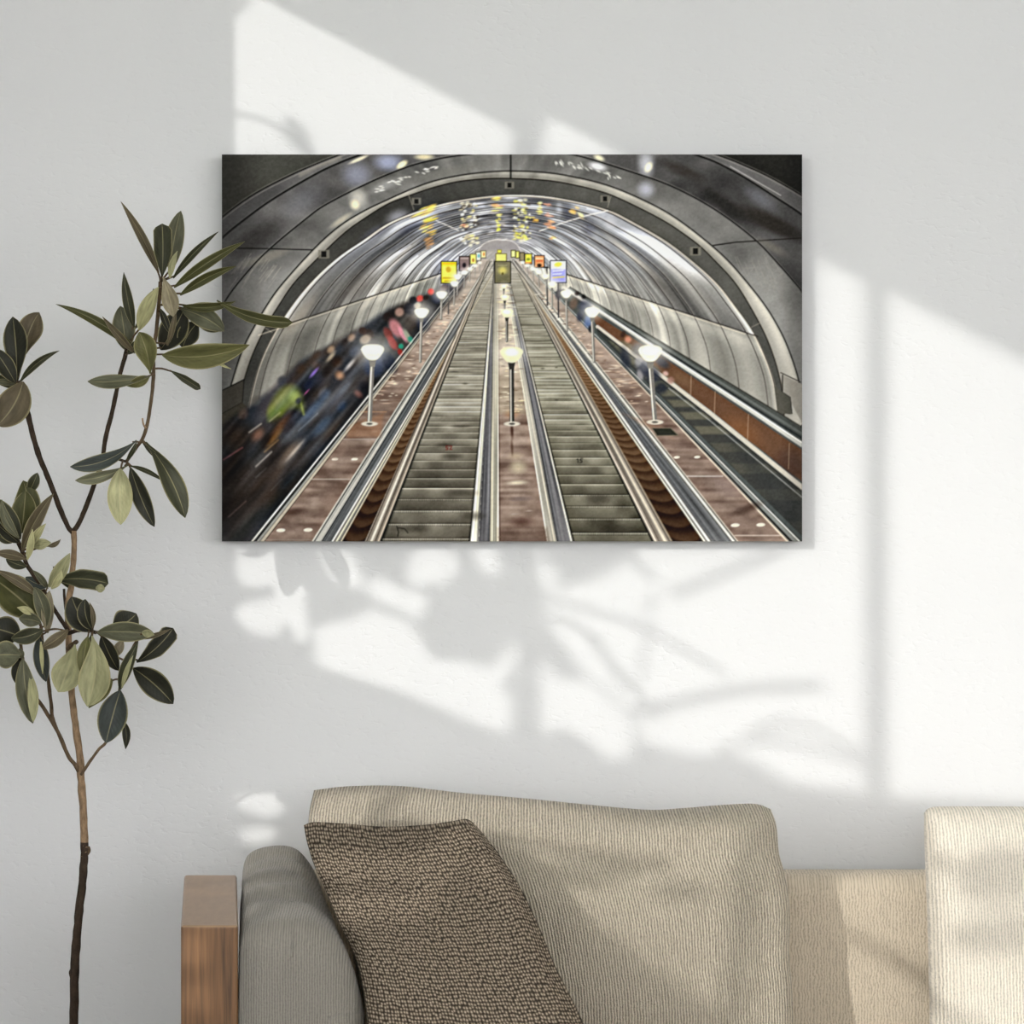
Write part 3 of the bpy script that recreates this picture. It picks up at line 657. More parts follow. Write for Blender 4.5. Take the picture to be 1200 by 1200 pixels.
    P.blob(345, 464, 9, 10, (174, 182, 116), .6, -.7, .1); P.blob(318, 482, 8, 14, (104, 116, 52), .6, .3, .2); P.line([(352, 470), (356, 486)], 2.5, (164, 172, 104), .6, soft=1.5)
    for (x, y, w, c) in ((330, 446, 7, (60, 62, 66)), (352, 432, 7, (70, 60, 54)), (372, 416, 7, (66, 58, 54)), (388, 410, 6, (160, 140, 120)), (404, 402, 6, (58, 50, 46)), (412, 396, 6, (150, 128, 110)), (300, 470, 8, (96, 92, 86)), (285, 486, 8, (108, 88, 74)), (416, 412, 9, (72, 74, 84)), (362, 452, 8, (66, 70, 84)), (380, 462, 9, (92, 98, 110)), (400, 476, 8, (66, 74, 88)), (384, 436, 8, (52, 50, 54)), (350, 470, 5, (60, 60, 66))):
        P.blob(x, y, w * 1.25, w, c, .75, -.86, .25)
    for (x0, y0, x1, y1, c, a) in ((292, 507, 306, 497, (190, 178, 164), .8), (300, 547, 318, 530, (176, 168, 158), .8), (262, 539, 284, 525, (170, 110, 110), .8), (316, 494, 328, 484, (170, 160, 120), .7), (310, 530, 326, 516, (160, 128, 84), .6), (268, 606, 288, 588, (120, 100, 94), .7), (300, 560, 312, 549, (96, 92, 90), .6), (318, 575, 330, 562, (84, 84, 82), .6), (282, 562, 292, 552, (84, 76, 74), .5), (350, 505, 372, 485, (150, 158, 168), .4)):
        P.line([(x0, y0), (x1, y1)], 1.6, c, a * .8, soft=1.3)
    cp = [(255, 500), (290, 478), (320, 455), (350, 425), (385, 405), (420, 385), (455, 362), (500, 345), (500, 385), (455, 432), (425, 475), (292, 640), (255, 640)]
    w_ = P.win(250, 340, 505, 640); m_ = P.polymask(w_, np.array(cp, float), 6)
    ca, sa = math.cos(-.86), math.sin(-.86); al = P.X[w_] * ca + P.Y[w_] * sa; ac = -P.X[w_] * sa + P.Y[w_] * ca
    n1 = vnoise(al / 34 + 90, ac / 4.5 + 40, 51) - .5; n2 = vnoise(al / 60 + 90, ac / 13 + 40, 52) - .5; n3 = vnoise(al / 26 + 60, ac / 8 + 9, 53) - .5
    P.im[w_] += (m_ * (.55 + .45 * smooth(640, 480, P.Y[w_])))[..., None] * (34 * n1[..., None] + 46 * n2[..., None] * np.array([1.05, 1, .95]) + 13 * n3[..., None] * np.array([1, 0, -1.0]))
    # heads and figures further up, sharper
    for (x, y, rx, ry, c) in ((432, 392, 8, 9, (58, 48, 44)), (428, 398, 9, 7, (150, 134, 118)), (440, 405, 12, 10, (44, 42, 44)), (455, 372, 8, 8, (52, 42, 40)), (468, 366, 7, 7, (158, 130, 118)), (464, 385, 9, 16, (178, 120, 122)), (472, 392, 4, 14, (196, 140, 150)), (455, 392, 6, 12, (120, 64, 60)), (460, 402, 6, 12, (150, 76, 72)), (478, 395, 4, 14, (150, 152, 136)), (470, 406, 4, 4, (60, 140, 116)), (481, 398, 4, 5, (60, 130, 112)), (489, 358, 6, 5, (176, 166, 150)), (480, 362, 8, 10, (50, 48, 52)), (496, 380, 10, 12, (60, 62, 72)),
            (492, 350, 6, 5, (200, 88, 78)), (505, 342, 5, 5, (214, 92, 84)), (499, 349, 5, 4, (60, 50, 46)), (484, 352, 6, 6, (46, 44, 46)), (512, 350, 8, 8, (66, 68, 80)), (520, 338, 7, 5, (110, 96, 90)), (446, 420, 10, 12, (70, 76, 92)), (438, 430, 16, 16, (62, 70, 88)), (456, 425, 10, 18, (40, 44, 56)), (469, 413, 4, 6, (140, 56, 50)), (425, 388, 6, 6, (70, 56, 50))):
        P.blob(x, y, rx, ry, c, .85, -.5, .45)
    # left balustrade edge redrawn over the crowd
    for b, w, c, a in (((296, 415), 2.0, (210, 206, 198), .9), ((299.5, 418), 2.0, (40, 40, 40), .8), ((303, 420), 2.2, (150, 148, 142), .8), ((308, 423.5), 3, (176, 166, 150), .85)): ray(b, w, c, a)
    # people on the right escalator
    for (x, y, rx, ry, c, an) in ((676, 344, 4, 4, (52, 44, 42), 0), (684, 348, 4, 4, (44, 40, 40), 0), (672, 356, 7, 10, (120, 104, 92), .3), (686, 360, 12, 11, (56, 60, 76), .5), (690, 376, 8, 12, (110, 124, 158), .2), (680, 371, 6, 9, (60, 62, 74), .2), (692, 386, 4, 6, (46, 44, 50), 0), (655, 345, 6, 9, (66, 62, 68), .3),
            (736, 398, 6, 6, (190, 138, 116), .5), (730, 392, 4, 6, (70, 54, 46), .5), (733, 420, 8, 18, (56, 58, 66), -.3), (748, 410, 12, 12, (86, 84, 84), .5), (755, 432, 14, 16, (78, 80, 90), -.5), (748, 424, 6, 8, (130, 128, 130), .2), (765, 440, 12, 14, (60, 62, 72), -.4), (776, 425, 14, 8, (60, 62, 68), .6), (780, 438, 5, 4, (190, 160, 150), .4), (786, 446, 6, 6, (150, 120, 108), .2), (750, 440, 5, 9, (150, 146, 146), -.3), (775, 455, 10, 10, (52, 54, 60), 0)):
        P.blob(x, y, rx, ry, c, .85, an, .3)
    # ------------------------------------------------ posters
    def poster(x0, y0, x1, y1, frame, fill):
        P.poly([(x0, y0), (x1, y0), (x1, y1), (x0, y1)], frame)
        P.poly([(x0 + 1, y0 + 1), (x1 - 1, y0 + 1), (x1 - 1, y1 - 1), (x0 + 1, y1 - 1)], fill)
    poster(562.5, 293.5, 570, 303, (120, 112, 100), (214, 206, 160)); poster(557, 295, 564, 306, (110, 104, 92), (214, 222, 200)); poster(550.5, 297.5, 558.7, 310, (120, 110, 90), (232, 216, 130))
    P.blob(561, 300, 2, 3, (90, 150, 160), .7); P.blob(567, 298, 1.4, 3, (190, 120, 60), .7); P.blob(554.5, 305, 2, 3, (160, 110, 60), .7)
    poster(537.8, 300, 550.8, 318, (52, 46, 44), (142, 124, 118)); P.blob(544, 311, 3, 4, (50, 44, 46), .8); P.line([(540, 303), (548.5, 303)], 1, (210, 200, 190), .7)
    poster(516.5, 306, 535.8, 332.5, (60, 54, 30), (228, 204, 74)); P.poly([(517.8, 312), (534.6, 312), (534.6, 324.5), (517.8, 324.5)], (238, 222, 112), .9, 1); P.blob(525.5, 316, 4, 4.4, (196, 160, 60), .8); P.line([(519, 326), (533.5, 326)], 1, (150, 130, 60), .7); P.line([(521, 329.5), (531, 329.5)], 1, (120, 90, 30), .6); P.line([(519, 309), (533, 309)], 1, (190, 150, 40), .7)
    poster(598.5, 293, 604.5, 302, (90, 84, 60), (214, 214, 150)); poster(604, 294, 609, 303, (100, 92, 60), (212, 204, 120)); poster(608.5, 295.5, 615, 306, (80, 74, 62), (150, 140, 110)); poster(614.6, 297, 623.8, 310, (70, 66, 50), (214, 204, 100)); P.blob(619, 304, 3, 2, (120, 140, 60), .8); P.line([(616, 308), (622.5, 308)], 1.4, (200, 110, 60), .8)
    poster(625.8, 299, 638.4, 314, (60, 50, 44), (212, 158, 116)); P.blob(632, 311, 3.5, 2.5, (50, 40, 40), .9); P.line([(628, 303), (636, 303)], 1.2, (244, 214, 180), .8); P.line([(628.5, 306), (635.5, 306)], 1.2, (196, 90, 60), .7)
    poster(644.3, 305, 664.2, 331.8, (52, 50, 56), (214, 214, 226)); P.poly([(645.6, 316), (662.9, 316), (662.9, 330.4), (645.6, 330.4)], (150, 150, 206), .8, 2); P.blob(654, 310, 6, 3.6, (226, 208, 90), .85, -.2); P.line([(648, 318), (660, 317)], 1, (244, 244, 248), .8); P.line([(648, 321.5), (658, 321)], 1, (240, 240, 248), .7); P.line([(648, 325.5), (661, 324.5)], 1.5, (226, 208, 90), .8)
    P.line([(654, 332), (654.5, 372)], 1.5, (74, 70, 72)); P.line([(641, 313), (641.5, 358)], 1.3, (60, 58, 58)); P.line([(637, 313.5), (642, 313.5)], 1.3, (60, 56, 56)); P.line([(526, 333), (525.5, 368)], 1.4, (96, 92, 88))
    poster(582.5, 292.5, 588, 297, (150, 140, 80), (220, 216, 100)); poster(580.5, 297, 594, 307, (120, 110, 70), (226, 216, 130))
    poster(579.3, 306, 599, 332.3, (44, 40, 36), (128, 122, 96)); P.blob(589, 317, 8, 7, (206, 196, 116), .8, 0, .2); P.blob(589, 321, 1.6, 2.4, (90, 80, 40), .8); P.poly([(581, 322), (597.5, 322), (597.5, 331), (581, 331)], (112, 108, 84), .7, 2); P.line([(584, 311), (594, 311)], 1, (180, 174, 130), .6)
    # ------------------------------------------------ standing lamps
    def lamp(x, yt, w, yfoot, xfoot, post, foot=True, bright=1.0):
        h = w * .62
        P.blob(x, yt + h * .3, w * 1.3, w * 1.05, (255, 250, 238), .58 * bright, 0, .0)
        P.line([(x, yt + h * .9), (xfoot, yfoot)], max(.9, w * .2), post, .95); P.line([(x - w * .04, yt + h * 1.4), (xfoot - w * .04, yfoot)], max(.4, w * .06), (226, 220, 206), .8)
        P.poly([(x - w * .16, yt + h * 1.0), (x + w * .16, yt + h * 1.0), (x + w * .1, yt + h * 1.5), (x - w * .1, yt + h * 1.5)], (post[0] + 16, post[1] + 16, post[2] + 14))
        P.poly(catmull([(x - w * .5, yt + h * .28), (x - w * .42, yt + h * .06), (x - w * .2, yt - h * .06), (x + w * .2, yt - h * .06), (x + w * .42, yt + h * .06), (x + w * .5, yt + h * .28), (x + w * .40, yt + h * .62), (x + w * .17, yt + h), (x - w * .17, yt + h), (x - w * .40, yt + h * .62), (x - w * .5, yt + h * .28)], 4), (246, 238, 204) if bright > .8 else (226, 218, 184), 1, .8)
        P.blob(x, yt + h * .3, w * .42, h * .4, (255, 253, 240), .9 * bright, 0, .3)
        if foot: P.blob(xfoot, yfoot, w * .42, w * .12, (198, 190, 176), .9, 0, .7); P.blob(xfoot, yfoot, w * .16, w * .06, (90, 84, 76), .9, 0, .6)
    dk, md = (62, 58, 54), (120, 116, 110)
    for f in (.10, .13, .165, .20, .245):
        w = 26 * f * 1.35
        lamp(580 - 146 * f * 1.22, 297 + 108 * f * .95, w, 297 + 200 * f, 580 - 150 * f * 1.2, md, False); lamp(594 + 168 * f * 1.1, 297 + 112 * f * .9, w, 297 + 200 * f, 594 + 172 * f * 1.1, md, False)
    lamp(532.5, 330, 9.5, 357, 532, md, False); lamp(517.5, 342, 13, 374, 517, md, False); lamp(494, 362, 17, 424, 492.5, md, False)
    lamp(647, 331, 10, 362, 647, md, False); lamp(663.5, 341, 13, 388, 664.5, md, False); lamp(694, 361, 17.5, 424, 696, md, False)
    lamp(436.5, 405, 27, 497, 433, md); lamp(762, 406, 28, 495, 767.5, md)
    lamp(590.5, 334, 7, 348, 590, dk, False, .6); lamp(591.5, 346, 10, 366, 591, dk, False, .6); lamp(594, 363, 14.5, 400, 594, dk, False, .7); lamp(599.5, 408, 27, 497, 600, dk, True, .7)
    # vertical joint at the crown and the darkened borders of the print
    P.line([(598.5, 181), (598.5, 209)], 2.2, (40, 38, 36), .8)
    e = np.minimum.reduce([X - PX0, PX0 + PW - X])
    im = P.im * (1 - .34 * smooth(60, 0, X - PX0) * smooth(0, 1, 1) - .0)[..., None]
    im = im * (1 - .22 * smooth(30, 0, PX0 + PW - X))[..., None]
    grain = (vnoise(X * 1.1, Y * 1.1, 21) - .5) * 7 + (vnoise(X / 3.1, Y / 2.3, 22) - .5) * 6
    im = im + grain[..., None]
    def soft(a, n):
        for ax in (0, 1):
            c_ = np.cumsum(np.concatenate([np.repeat(np.take(a, [0], ax), n + 1, ax), a, np.repeat(np.take(a, [-1], ax), n, ax)], ax), ax, dtype=np.float64)
            m_ = a.shape[ax]
            a = (np.take(c_, range(2 * n + 1, 2 * n + 1 + m_), ax) - np.take(c_, range(0, m_), ax)) / (2 * n + 1)
        return a
    im = im + .30 * (im - soft(soft(im, 4), 4)) + .32 * (im - soft(soft(im, 22), 22))      # crisp local contrast of the printed photograph
    im = (im - 112) * 1.10 + 112
    im = np.clip(im, 4, 255) / 255.0
    kx = np.array([.25, .5, .25])
    for _ in range(1):
        im = sum(kx[i] * np.roll(im, i - 1, 0) for i in range(3)); im = sum(kx[i] * np.roll(im, i - 1, 1) for i in range(3))
    return np.where(im <= .04045, im / 12.92, ((im + .055) / 1.055) ** 2.4)
# ---------------------------------------------------------------- the room
XL, XR, YB, HC = -1.1, 3.0, -6.6, 2.8
def struct(o): o['kind'] = 'structure'; return o
struct(box('wall_back', (XL - .12, XR + .12, 0, .12, 0, HC), M_WALL))
struct(box('floor', (XL - .12, XR + .12, YB, .12, -.08, 0), M_FLOOR))
struct(box('ceiling', (XL - .12, XR + .12, YB, .12, HC, HC + .1), M_CEIL))
bm = bmesh.new()                                              # right wall, long opening added to light the far left; front wall opened likewise
bm_box(bm, XR, XR + .12, YB, 0, 0, 1.1); bm_box(bm, XR, XR + .12, YB, 0, 2.66, HC)
bm_box(bm, XR, XR + .12, -2.6, 0, 1.1, 2.66); bm_box(bm, XR, XR + .12, YB, -5.4, 1.1, 2.66)
struct(link('wall_right', from_bm('wall_right', bm), M_WALL, None, False))
bm = bmesh.new()
bm_box(bm, XL - .12, XR + .12, YB - .12, YB, 0, 1.0); bm_box(bm, XL - .12, XR + .12, YB - .12, YB, 2.7, HC)
struct(link('wall_front', from_bm('wall_front', bm), M_WALL, None, False))
WY0, WY1, WZ0, WZ1 = -3.98, -.85, .62, 2.66               # opening in the left wall
bm = bmesh.new()
bm_box(bm, XL - .12, XL, WY1, 0, 0, HC); bm_box(bm, XL - .12, XL, YB, WY0, 0, HC)
bm_box(bm, XL - .12, XL, WY0, WY1, 0, WZ0); bm_box(bm, XL - .12, XL, WY0, WY1, WZ1, HC)
struct(link('wall_left', from_bm('wall_left', bm), M_WALL, None, False))
bm = bmesh.new(); fx0, fx1 = XL - .02, XL; FD = .02 / SUN_A     # the thin frame widens its own shadow by FD
heads = [2.482, 2.534, 2.541]; edges = [(-1.61, -.953), (-2.358, -1.61), (-3.86, -2.412)]
bm_box(bm, fx0, fx1, -.953, WY1, WZ0, WZ1); bm_box(bm, fx0, fx1, WY0, -3.86, WZ0, WZ1)
bm_box(bm, fx0, fx1, -2.412, -2.358 - FD, WZ0, WZ1)
for (a, b), h in zip(edges, heads):
    bm_box(bm, fx0, fx1, a - (FD if a < -2.2 else 0) - .002, b + .002, h, WZ1 - .001); bm_box(bm, fx0, fx1, a - FD - .002, b + .002, WZ0 + .001, WZ0 + .07)
struct(link('window_1', from_bm('window_1', bm), M_FRAME, None, False))
struct(box('ground', (-9, XL - .12, -9, 2, -.1, -.02), M_GRASS))

# ---------------------------------------------------------------- unseen shrub: leaves dapple the sun, dense mass added to shade the canvas
S_ = 1.6 / 1200
def wallpt(px, py): return Vector(((px - 600) * S_, 0, CZ + (600 - py) * S_))
def towards_sun(px, py, xplane):
    w = wallpt(px, py); t = (w.x - xplane) / SUN_A
    return Vector((xplane, -t, w.z + SUN_B * t))
R0X, R0Y, RES = 200, 100, 3
GW, GH = (1420 - R0X) // RES, (1330 - R0Y) // RES
gx, gy = np.meshgrid(R0X + (np.arange(GW) + .5) * RES, R0Y + (np.arange(GH) + .5) * RES)
shade = np.ones((GH, GW), bool)
def carve(pts, val=False):
    X, Y = gx, gy; ins = np.zeros(X.shape, bool); n = len(pts)
    for i in range(n):
        (x1, y1), (x2, y2) = pts[i], pts[(i + 1) % n]
        if y1 != y2: ins ^= ((y1 > Y) != (y2 > Y)) & (X < (x2 - x1) * (Y - y1) / (y2 - y1) + x1)
    shade[ins] = val
def disc(x, y, rx, ry=None, val=False): shade[((gx - x) / rx) ** 2 + ((gy - y) / (ry or rx)) ** 2 < 1] = val
def z5(*p): return [(250 + x / 3, 620 + y / 3) for x, y in p]
def z6(*p): return [(600 + x / 2.609, 620 + y / 2.609) for x, y in p]
carve([(190, 90), (1420, 90), (1420, 193), (190, 193)])
carve([(600, 90), (644, 90), (650, 138), (640, 150), (633, 200), (600, 200)], True)  # added leaves cast the dark gap a mullion would
carve([(957, 180), (1420, 180), (1420, 930), (1200, 943), (1012, 928), (922, 915), (880, 888), (845, 881), (746, 842), (726, 815), (688, 789), (657, 750), (642, 727), (636, 706), (636, 700), (707, 677), (736, 657), (748, 640), (957, 640)])
carve(z6((20, 420), (60, 400), (130, 470), (240, 470), (330, 550), (370, 620), (360, 690), (290, 700), (230, 640), (150, 600), (60, 640), (20, 630)))
carve(z6((390, 590), (480, 600), (600, 650), (640, 690), (560, 690), (390, 640)))
disc(623, 731, 12); disc(640, 676, 12); disc(624, 652, 13, 20)
carve(z5((80, 40), (200, 40), (215, 180), (150, 200), (90, 180)))
carve(z5((215, 90), (290, 120), (330, 220), (310, 250), (330, 300), (330, 390), (290, 390), (280, 320), (240, 330), (210, 385), (100, 340), (70, 280), (150, 260), (215, 250), (225, 180)))
carve(z5((375, 50), (490, 90), (525, 190), (490, 212), (400, 150))); carve(z5((540, 190), (600, 178), (650, 210), (740, 230), (740, 290), (700, 305), (640, 270), (560, 240)))
carve(z5((690, 110), (760, 40), (860, 100), (860, 150), (790, 192), (690, 185))); carve(z5((915, 40), (990, 40), (1008, 150), (980, 168), (930, 130)))
carve(z5((355, 350), (480, 325), (560, 285), (690, 340), (765, 460), (900, 475), (980, 495), (1060, 395), (1065, 440), (1000, 560), (1045, 600), (1038, 712), (980, 702), (690, 577), (370, 478)))
carve(z5((1075, 480), (1150, 470), (1200, 510), (1200, 700), (1080, 730), (1070, 640)))
carve(z5((75, 935), (235, 935), (245, 990), (180, 1005), (90, 975))); carve(z5((90, 1060), (200, 1045), (230, 1090), (110, 1110)))
# below the dappled belt the sun reaches the sofa again
carve([(520, 985), (620, 982), (760, 992), (880, 1022), (1090, 1034), (1170, 1000), (1420, 985), (1420, 1330), (760, 1330), (740, 1185), (640, 1175), (560, 1150), (700, 1120), (560, 1100), (560, 1040)])
carve([(385, 1012), (600, 1000), (600, 1072), (385, 1086)]); carve([(385, 1108), (590, 1096), (590, 1112), (385, 1124)]); disc(579, 1208, 18, 14); disc(592, 1256, 20, 14)
carve([(330, 1170), (470, 1160), (470, 1200), (330, 1210)]); carve([(340, 1240), (460, 1236), (460, 1290), (340, 1290)])
carve([(600, 1032), (768, 1046), (758, 1092), (600, 1084)], True); carve([(640, 1124), (770, 1124), (800, 1140), (640, 1142)], True); carve([(640, 1172), (900, 1188), (955, 1250), (900, 1340), (640, 1340)], True); carve([(805, 1098), (834, 1116), (1027, 1245), (1090, 1335), (640, 1335), (640, 1172), (790, 1172)], True); carve([(660, 1147), (800, 1151), (800, 1167), (660, 1163)])  # added leaf shade, partly lengthening the pillow's cast shadow
for (x, y, rx, ry) in ((1302, 1086, 50, 36), (1318, 1152, 74, 26), (1180, 1175, 20, 12), (700, 1075, 60, 9), (850, 1085, 60, 14), (960, 1105, 40, 12), (640, 1025, 40, 10)): disc(x, y, rx, ry, True)

rng = np.random.RandomState(3)
FV, FF = [], []
cover = ~shade
LEAFN = np.array([(-1, 0), (-.62, .30), (-.15, .44), (.35, .36), (.75, .18), (1, 0), (.75, -.18), (.35, -.36), (-.15, -.44), (-.62, -.30)])
def put_leaf(px, py, L, ang, force=False):
    """A garden leaf whose shadow is about 2L long on the wall; False when it would darken a sunlit patch."""
    c, s = math.cos(ang), math.sin(ang)
    q = LEAFN * L; pts = np.stack([px + q[:, 0] * c - q[:, 1] * s, py + q[:, 0] * s + q[:, 1] * c], 1)
    if not force:
        mid = np.array([[px, py]]); tst = np.concatenate([pts, mid + (pts - mid) * .5, mid + (pts - mid) * .8, mid, (pts + np.roll(pts, 1, 0)) / 2])
        for k in range(len(tst)):
            i, j = int((tst[k, 1] - R0Y) / RES), int((tst[k, 0] - R0X) / RES)
            if 0 <= i < GH and 0 <= j < GW and not shade[i, j]: return False
    r = int(L / RES) + 2; i0, j0 = int((py - R0Y) / RES), int((px - R0X) / RES)
    sl = (slice(max(0, i0 - r), max(0, i0 + r)), slice(max(0, j0 - r), max(0, j0 + r)))
    dx, dy = gx[sl] - px, gy[sl] - py; a, b = dx * c + dy * s, -dx * s + dy * c
    cover[sl] |= (np.abs(a) < L * .9) & (np.abs(b) < L * .36 * (1 - (a / L) ** 2))
    xp = XL - .12 - .34 * rng.rand(); tilt = (rng.rand(2) - .5) * .6
    b0 = len(FV)
    for k in range(10):
        FV.append(towards_sun(pts[k, 0], pts[k, 1], xp + (q[k, 0] * tilt[0] + q[k, 1] * tilt[1]) * S_))
    ctr = towards_sun(px, py, xp + .006); FV.append(ctr)
    for k in range(10): FF.append((b0 + k, b0 + (k + 1) % 10, b0 + 10))
    return True
for L, frac in ((70, 1), (44, 1), (28, 1), (17, 1), (10, 1), (6, 1)):
    for rep in range(3 if L > 12 else 2):
        idx = np.argwhere(~cover); rng.shuffle(idx)
        for (i, j) in idx:
            if cover[i, j]: continue
            px, py = gx[i, j], gy[i, j]
            for tr in range(3):
                a = rng.rand() * math.pi
                if put_leaf(px + (rng.rand() - .5) * L * .6, py + (rng.rand() - .5) * L * .3, L, a): break
# a second loose layer so that no pinholes remain in the thick of the shrub
for _ in range(1500):
    put_leaf(250 + 720 * rng.rand(), 195 + 560 * rng.rand(), 34 + 20 * rng.rand(), rng.rand() * 3.14)
# the leaves that shade the top of the bright patch and its bevelled corner
for (x, y, L, a) in ((349, 160, 30, 1.0), (362, 178, 16, 1.1), (284, 4, 17, -.75), (273, 16, 14, -.8)): put_leaf(x, y, L, a, True)
def twig(pts, w):
    pts = spl(pts, 5); tp = [towards_sun(x, y, XL - .15) for x, y in pts]
    tube_geo(FV, FF, tp, [w * S_ / 2] * len(tp), 5)
for pts, w in (([(275, 133), (300, 138), (322, 147), (345, 168)], 6), ([(620, 704), (668, 708), (705, 718), (745, 732), (795, 757), (850, 790)], 8), ([(640, 722), (680, 735), (710, 770), (740, 805), (775, 842)], 9),
               ([(700, 745), (715, 780), (735, 806)], 6), ([(735, 650), (755, 668), (768, 680)], 9), ([(765, 695), (760, 740), (750, 800)], 6), ([(790, 697), (850, 672), (900, 650), (950, 622)], 12), ([(745, 836), (800, 822), (880, 808), (960, 803)], 13),
               ([(880, 858), (930, 846), (970, 862), (1010, 885)], 9), ([(840, 880), (900, 868), (960, 880), (1040, 905)], 9), ([(1060, 1120), (1130, 1160), (1210, 1215), (1300, 1260)], 17), ([(1215, 1060), (1270, 1085), (1340, 1110)], 14), ([(600, 1035), (720, 1040), (850, 1062), (940, 1075)], 14)): twig(pts, w)
shrub = empty('shade_shrub', 'unseen leafy shrub outside the window, thickened to keep sun off the canvas', 'shrub', (XL - .5, -2.1, -.02))
link('foliage', mesh_py('foliage', FV, FF), M_GARDEN_LEAF, shrub, False)
TV, TF = [], []
tube_geo(TV, TF, [(XL - .3, -2.043, -.03), (XL - .3, -2.045, .6), (XL - .303, -2.043, 1.3), (XL - .3, -2.04, 2.0)], [.027, .025, .02, .012], 8)
link('trunk', mesh_py('trunk', TV, TF), M_GARDEN_BARK, shrub)

# ---------------------------------------------------------------- the canvas print
art = empty('canvas_wall_art', 'wide stretched canvas print of metro escalators hanging on the wall', 'wall art', (0, 0, CZ + 192 * S_))
YF = -.034
ca, cb_ = P(PX0, PY0, YF), P(PX0 + PW, PY0 + PH - .5, YF)
GX, GY = 748, 499
pic = paint_print()
u = np.linspace(0, 1, GX); v = np.linspace(0, 1, GY)
sx = np.clip(u * PW * SS - .5, 0, PW * SS - 1.001); sy = np.clip(v * PH * SS - .5, 0, PH * SS - 1.001)
ix, iy = sx.astype(int), sy.astype(int); fx_, fy_ = (sx - ix)[None, :, None], (sy - iy)[:, None, None]
smp = (pic[iy][:, ix] * (1 - fx_) + pic[iy][:, ix + 1] * fx_) * (1 - fy_) + (pic[iy + 1][:, ix] * (1 - fx_) + pic[iy + 1][:, ix + 1] * fx_) * fy_
PRINT_GAIN = 1.14
smp = np.clip(smp * PRINT_GAIN, 0, .97)
XX, ZZ = np.meshgrid(ca.x + (cb_.x - ca.x) * u, ca.z + (cb_.z - ca.z) * v)
co = np.stack([XX, np.full_like(XX, YF), ZZ], -1).reshape(-1, 3).astype(np.float32)
me = bpy.data.meshes.new('printed_picture')
idx = np.arange(GX * GY).reshape(GY, GX)
quads = np.stack([idx[1:, :-1], idx[1:, 1:], idx[:-1, 1:], idx[:-1, :-1]], -1).reshape(-1, 4)
me.vertices.add(len(co)); me.vertices.foreach_set('co', co.ravel())
me.loops.add(quads.size); me.loops.foreach_set('vertex_index', quads.ravel().astype(np.int32))
me.polygons.add(len(quads)); me.polygons.foreach_set('loop_start', (np.arange(len(quads)) * 4).astype(np.int32))
try: me.polygons.foreach_set('loop_total', np.full(len(quads), 4, np.int32))
except Exception: pass
me.update(calc_edges=True)
at = me.color_attributes.new('print', 'FLOAT_COLOR', 'POINT')
at.data.foreach_set('color', np.concatenate([smp.reshape(-1, 3), np.ones((GX * GY, 1))], 1).astype(np.float32).ravel())
link('printed_picture', me, M_PRINT, art, False)
box('stretched_canvas', (ca.x, cb_.x, YF + .0006, -.001, cb_.z, ca.z), M_CANVAS, art, .0015, 2)

# ---------------------------------------------------------------- the sofa
sofa = empty('sofa', 'beige upholstered sofa with a walnut arm standing along the wall', 'sofa', (.5, -.45, 0))
SXR = 1.62
box('backrest', (-.40, SXR, -.145, -.035, .30, .745), M_BACK, sofa, .038, 6, True)
for o in [c for c in sofa.children if c.name == 'backrest']:
    me_ = o.data; ul = me_.uv_layers.new(name='UVMap')
    for lp in me_.loops:
        q = me_.vertices[lp.vertex_index].co; ul.data[lp.index].uv = (q.x / S_, (q.z - q.y) / S_)
box('seat_base', (-.40, SXR, -.86, -.05, .10, .30), M_BACK, sofa, .02, 3, True)
box('seat_cushion', (-.20, SXR - .1, -.88, -.15, .30, .435), M_RIB, sofa, .04, 5, True)
for x in (-.34, SXR - .06):
    for y in (-.80, -.12): box('leg', (x - .025, x + .025, y - .025, y + .025, 0, .10), M_WOOD, sofa, .004, 2)
# walnut arm panel: splayed a little, its top falling to the front
def quad_prism(tops, zb, bev):
    bm = bmesh.new()
    t = [bm.verts.new(p) for p in tops]; b = [bm.verts.new((p[0], p[1], zb)) for p in tops]
    bm.faces.new(t); bm.faces.new(b[::-1])
    for i in range(4): bm.faces.new((t[i], b[i], b[(i + 1) % 4], t[(i + 1) % 4]))
    bmesh.ops.recalc_face_normals(bm, faces=bm.faces)
    bmesh.ops.bevel(bm, geom=list(bm.edges), offset=bev, segments=3, profile=.5, affect='EDGES')
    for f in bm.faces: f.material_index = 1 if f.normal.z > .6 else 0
    return bm
yb_, yf_ = -.26, -.584
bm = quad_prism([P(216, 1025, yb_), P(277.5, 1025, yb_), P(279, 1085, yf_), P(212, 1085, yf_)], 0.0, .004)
link('arm_panel', from_bm('arm_panel', bm), [M_WOOD, M_WOOD_TOP], sofa, False, 'walnut arm panel with its top coloured paler for reflected light')

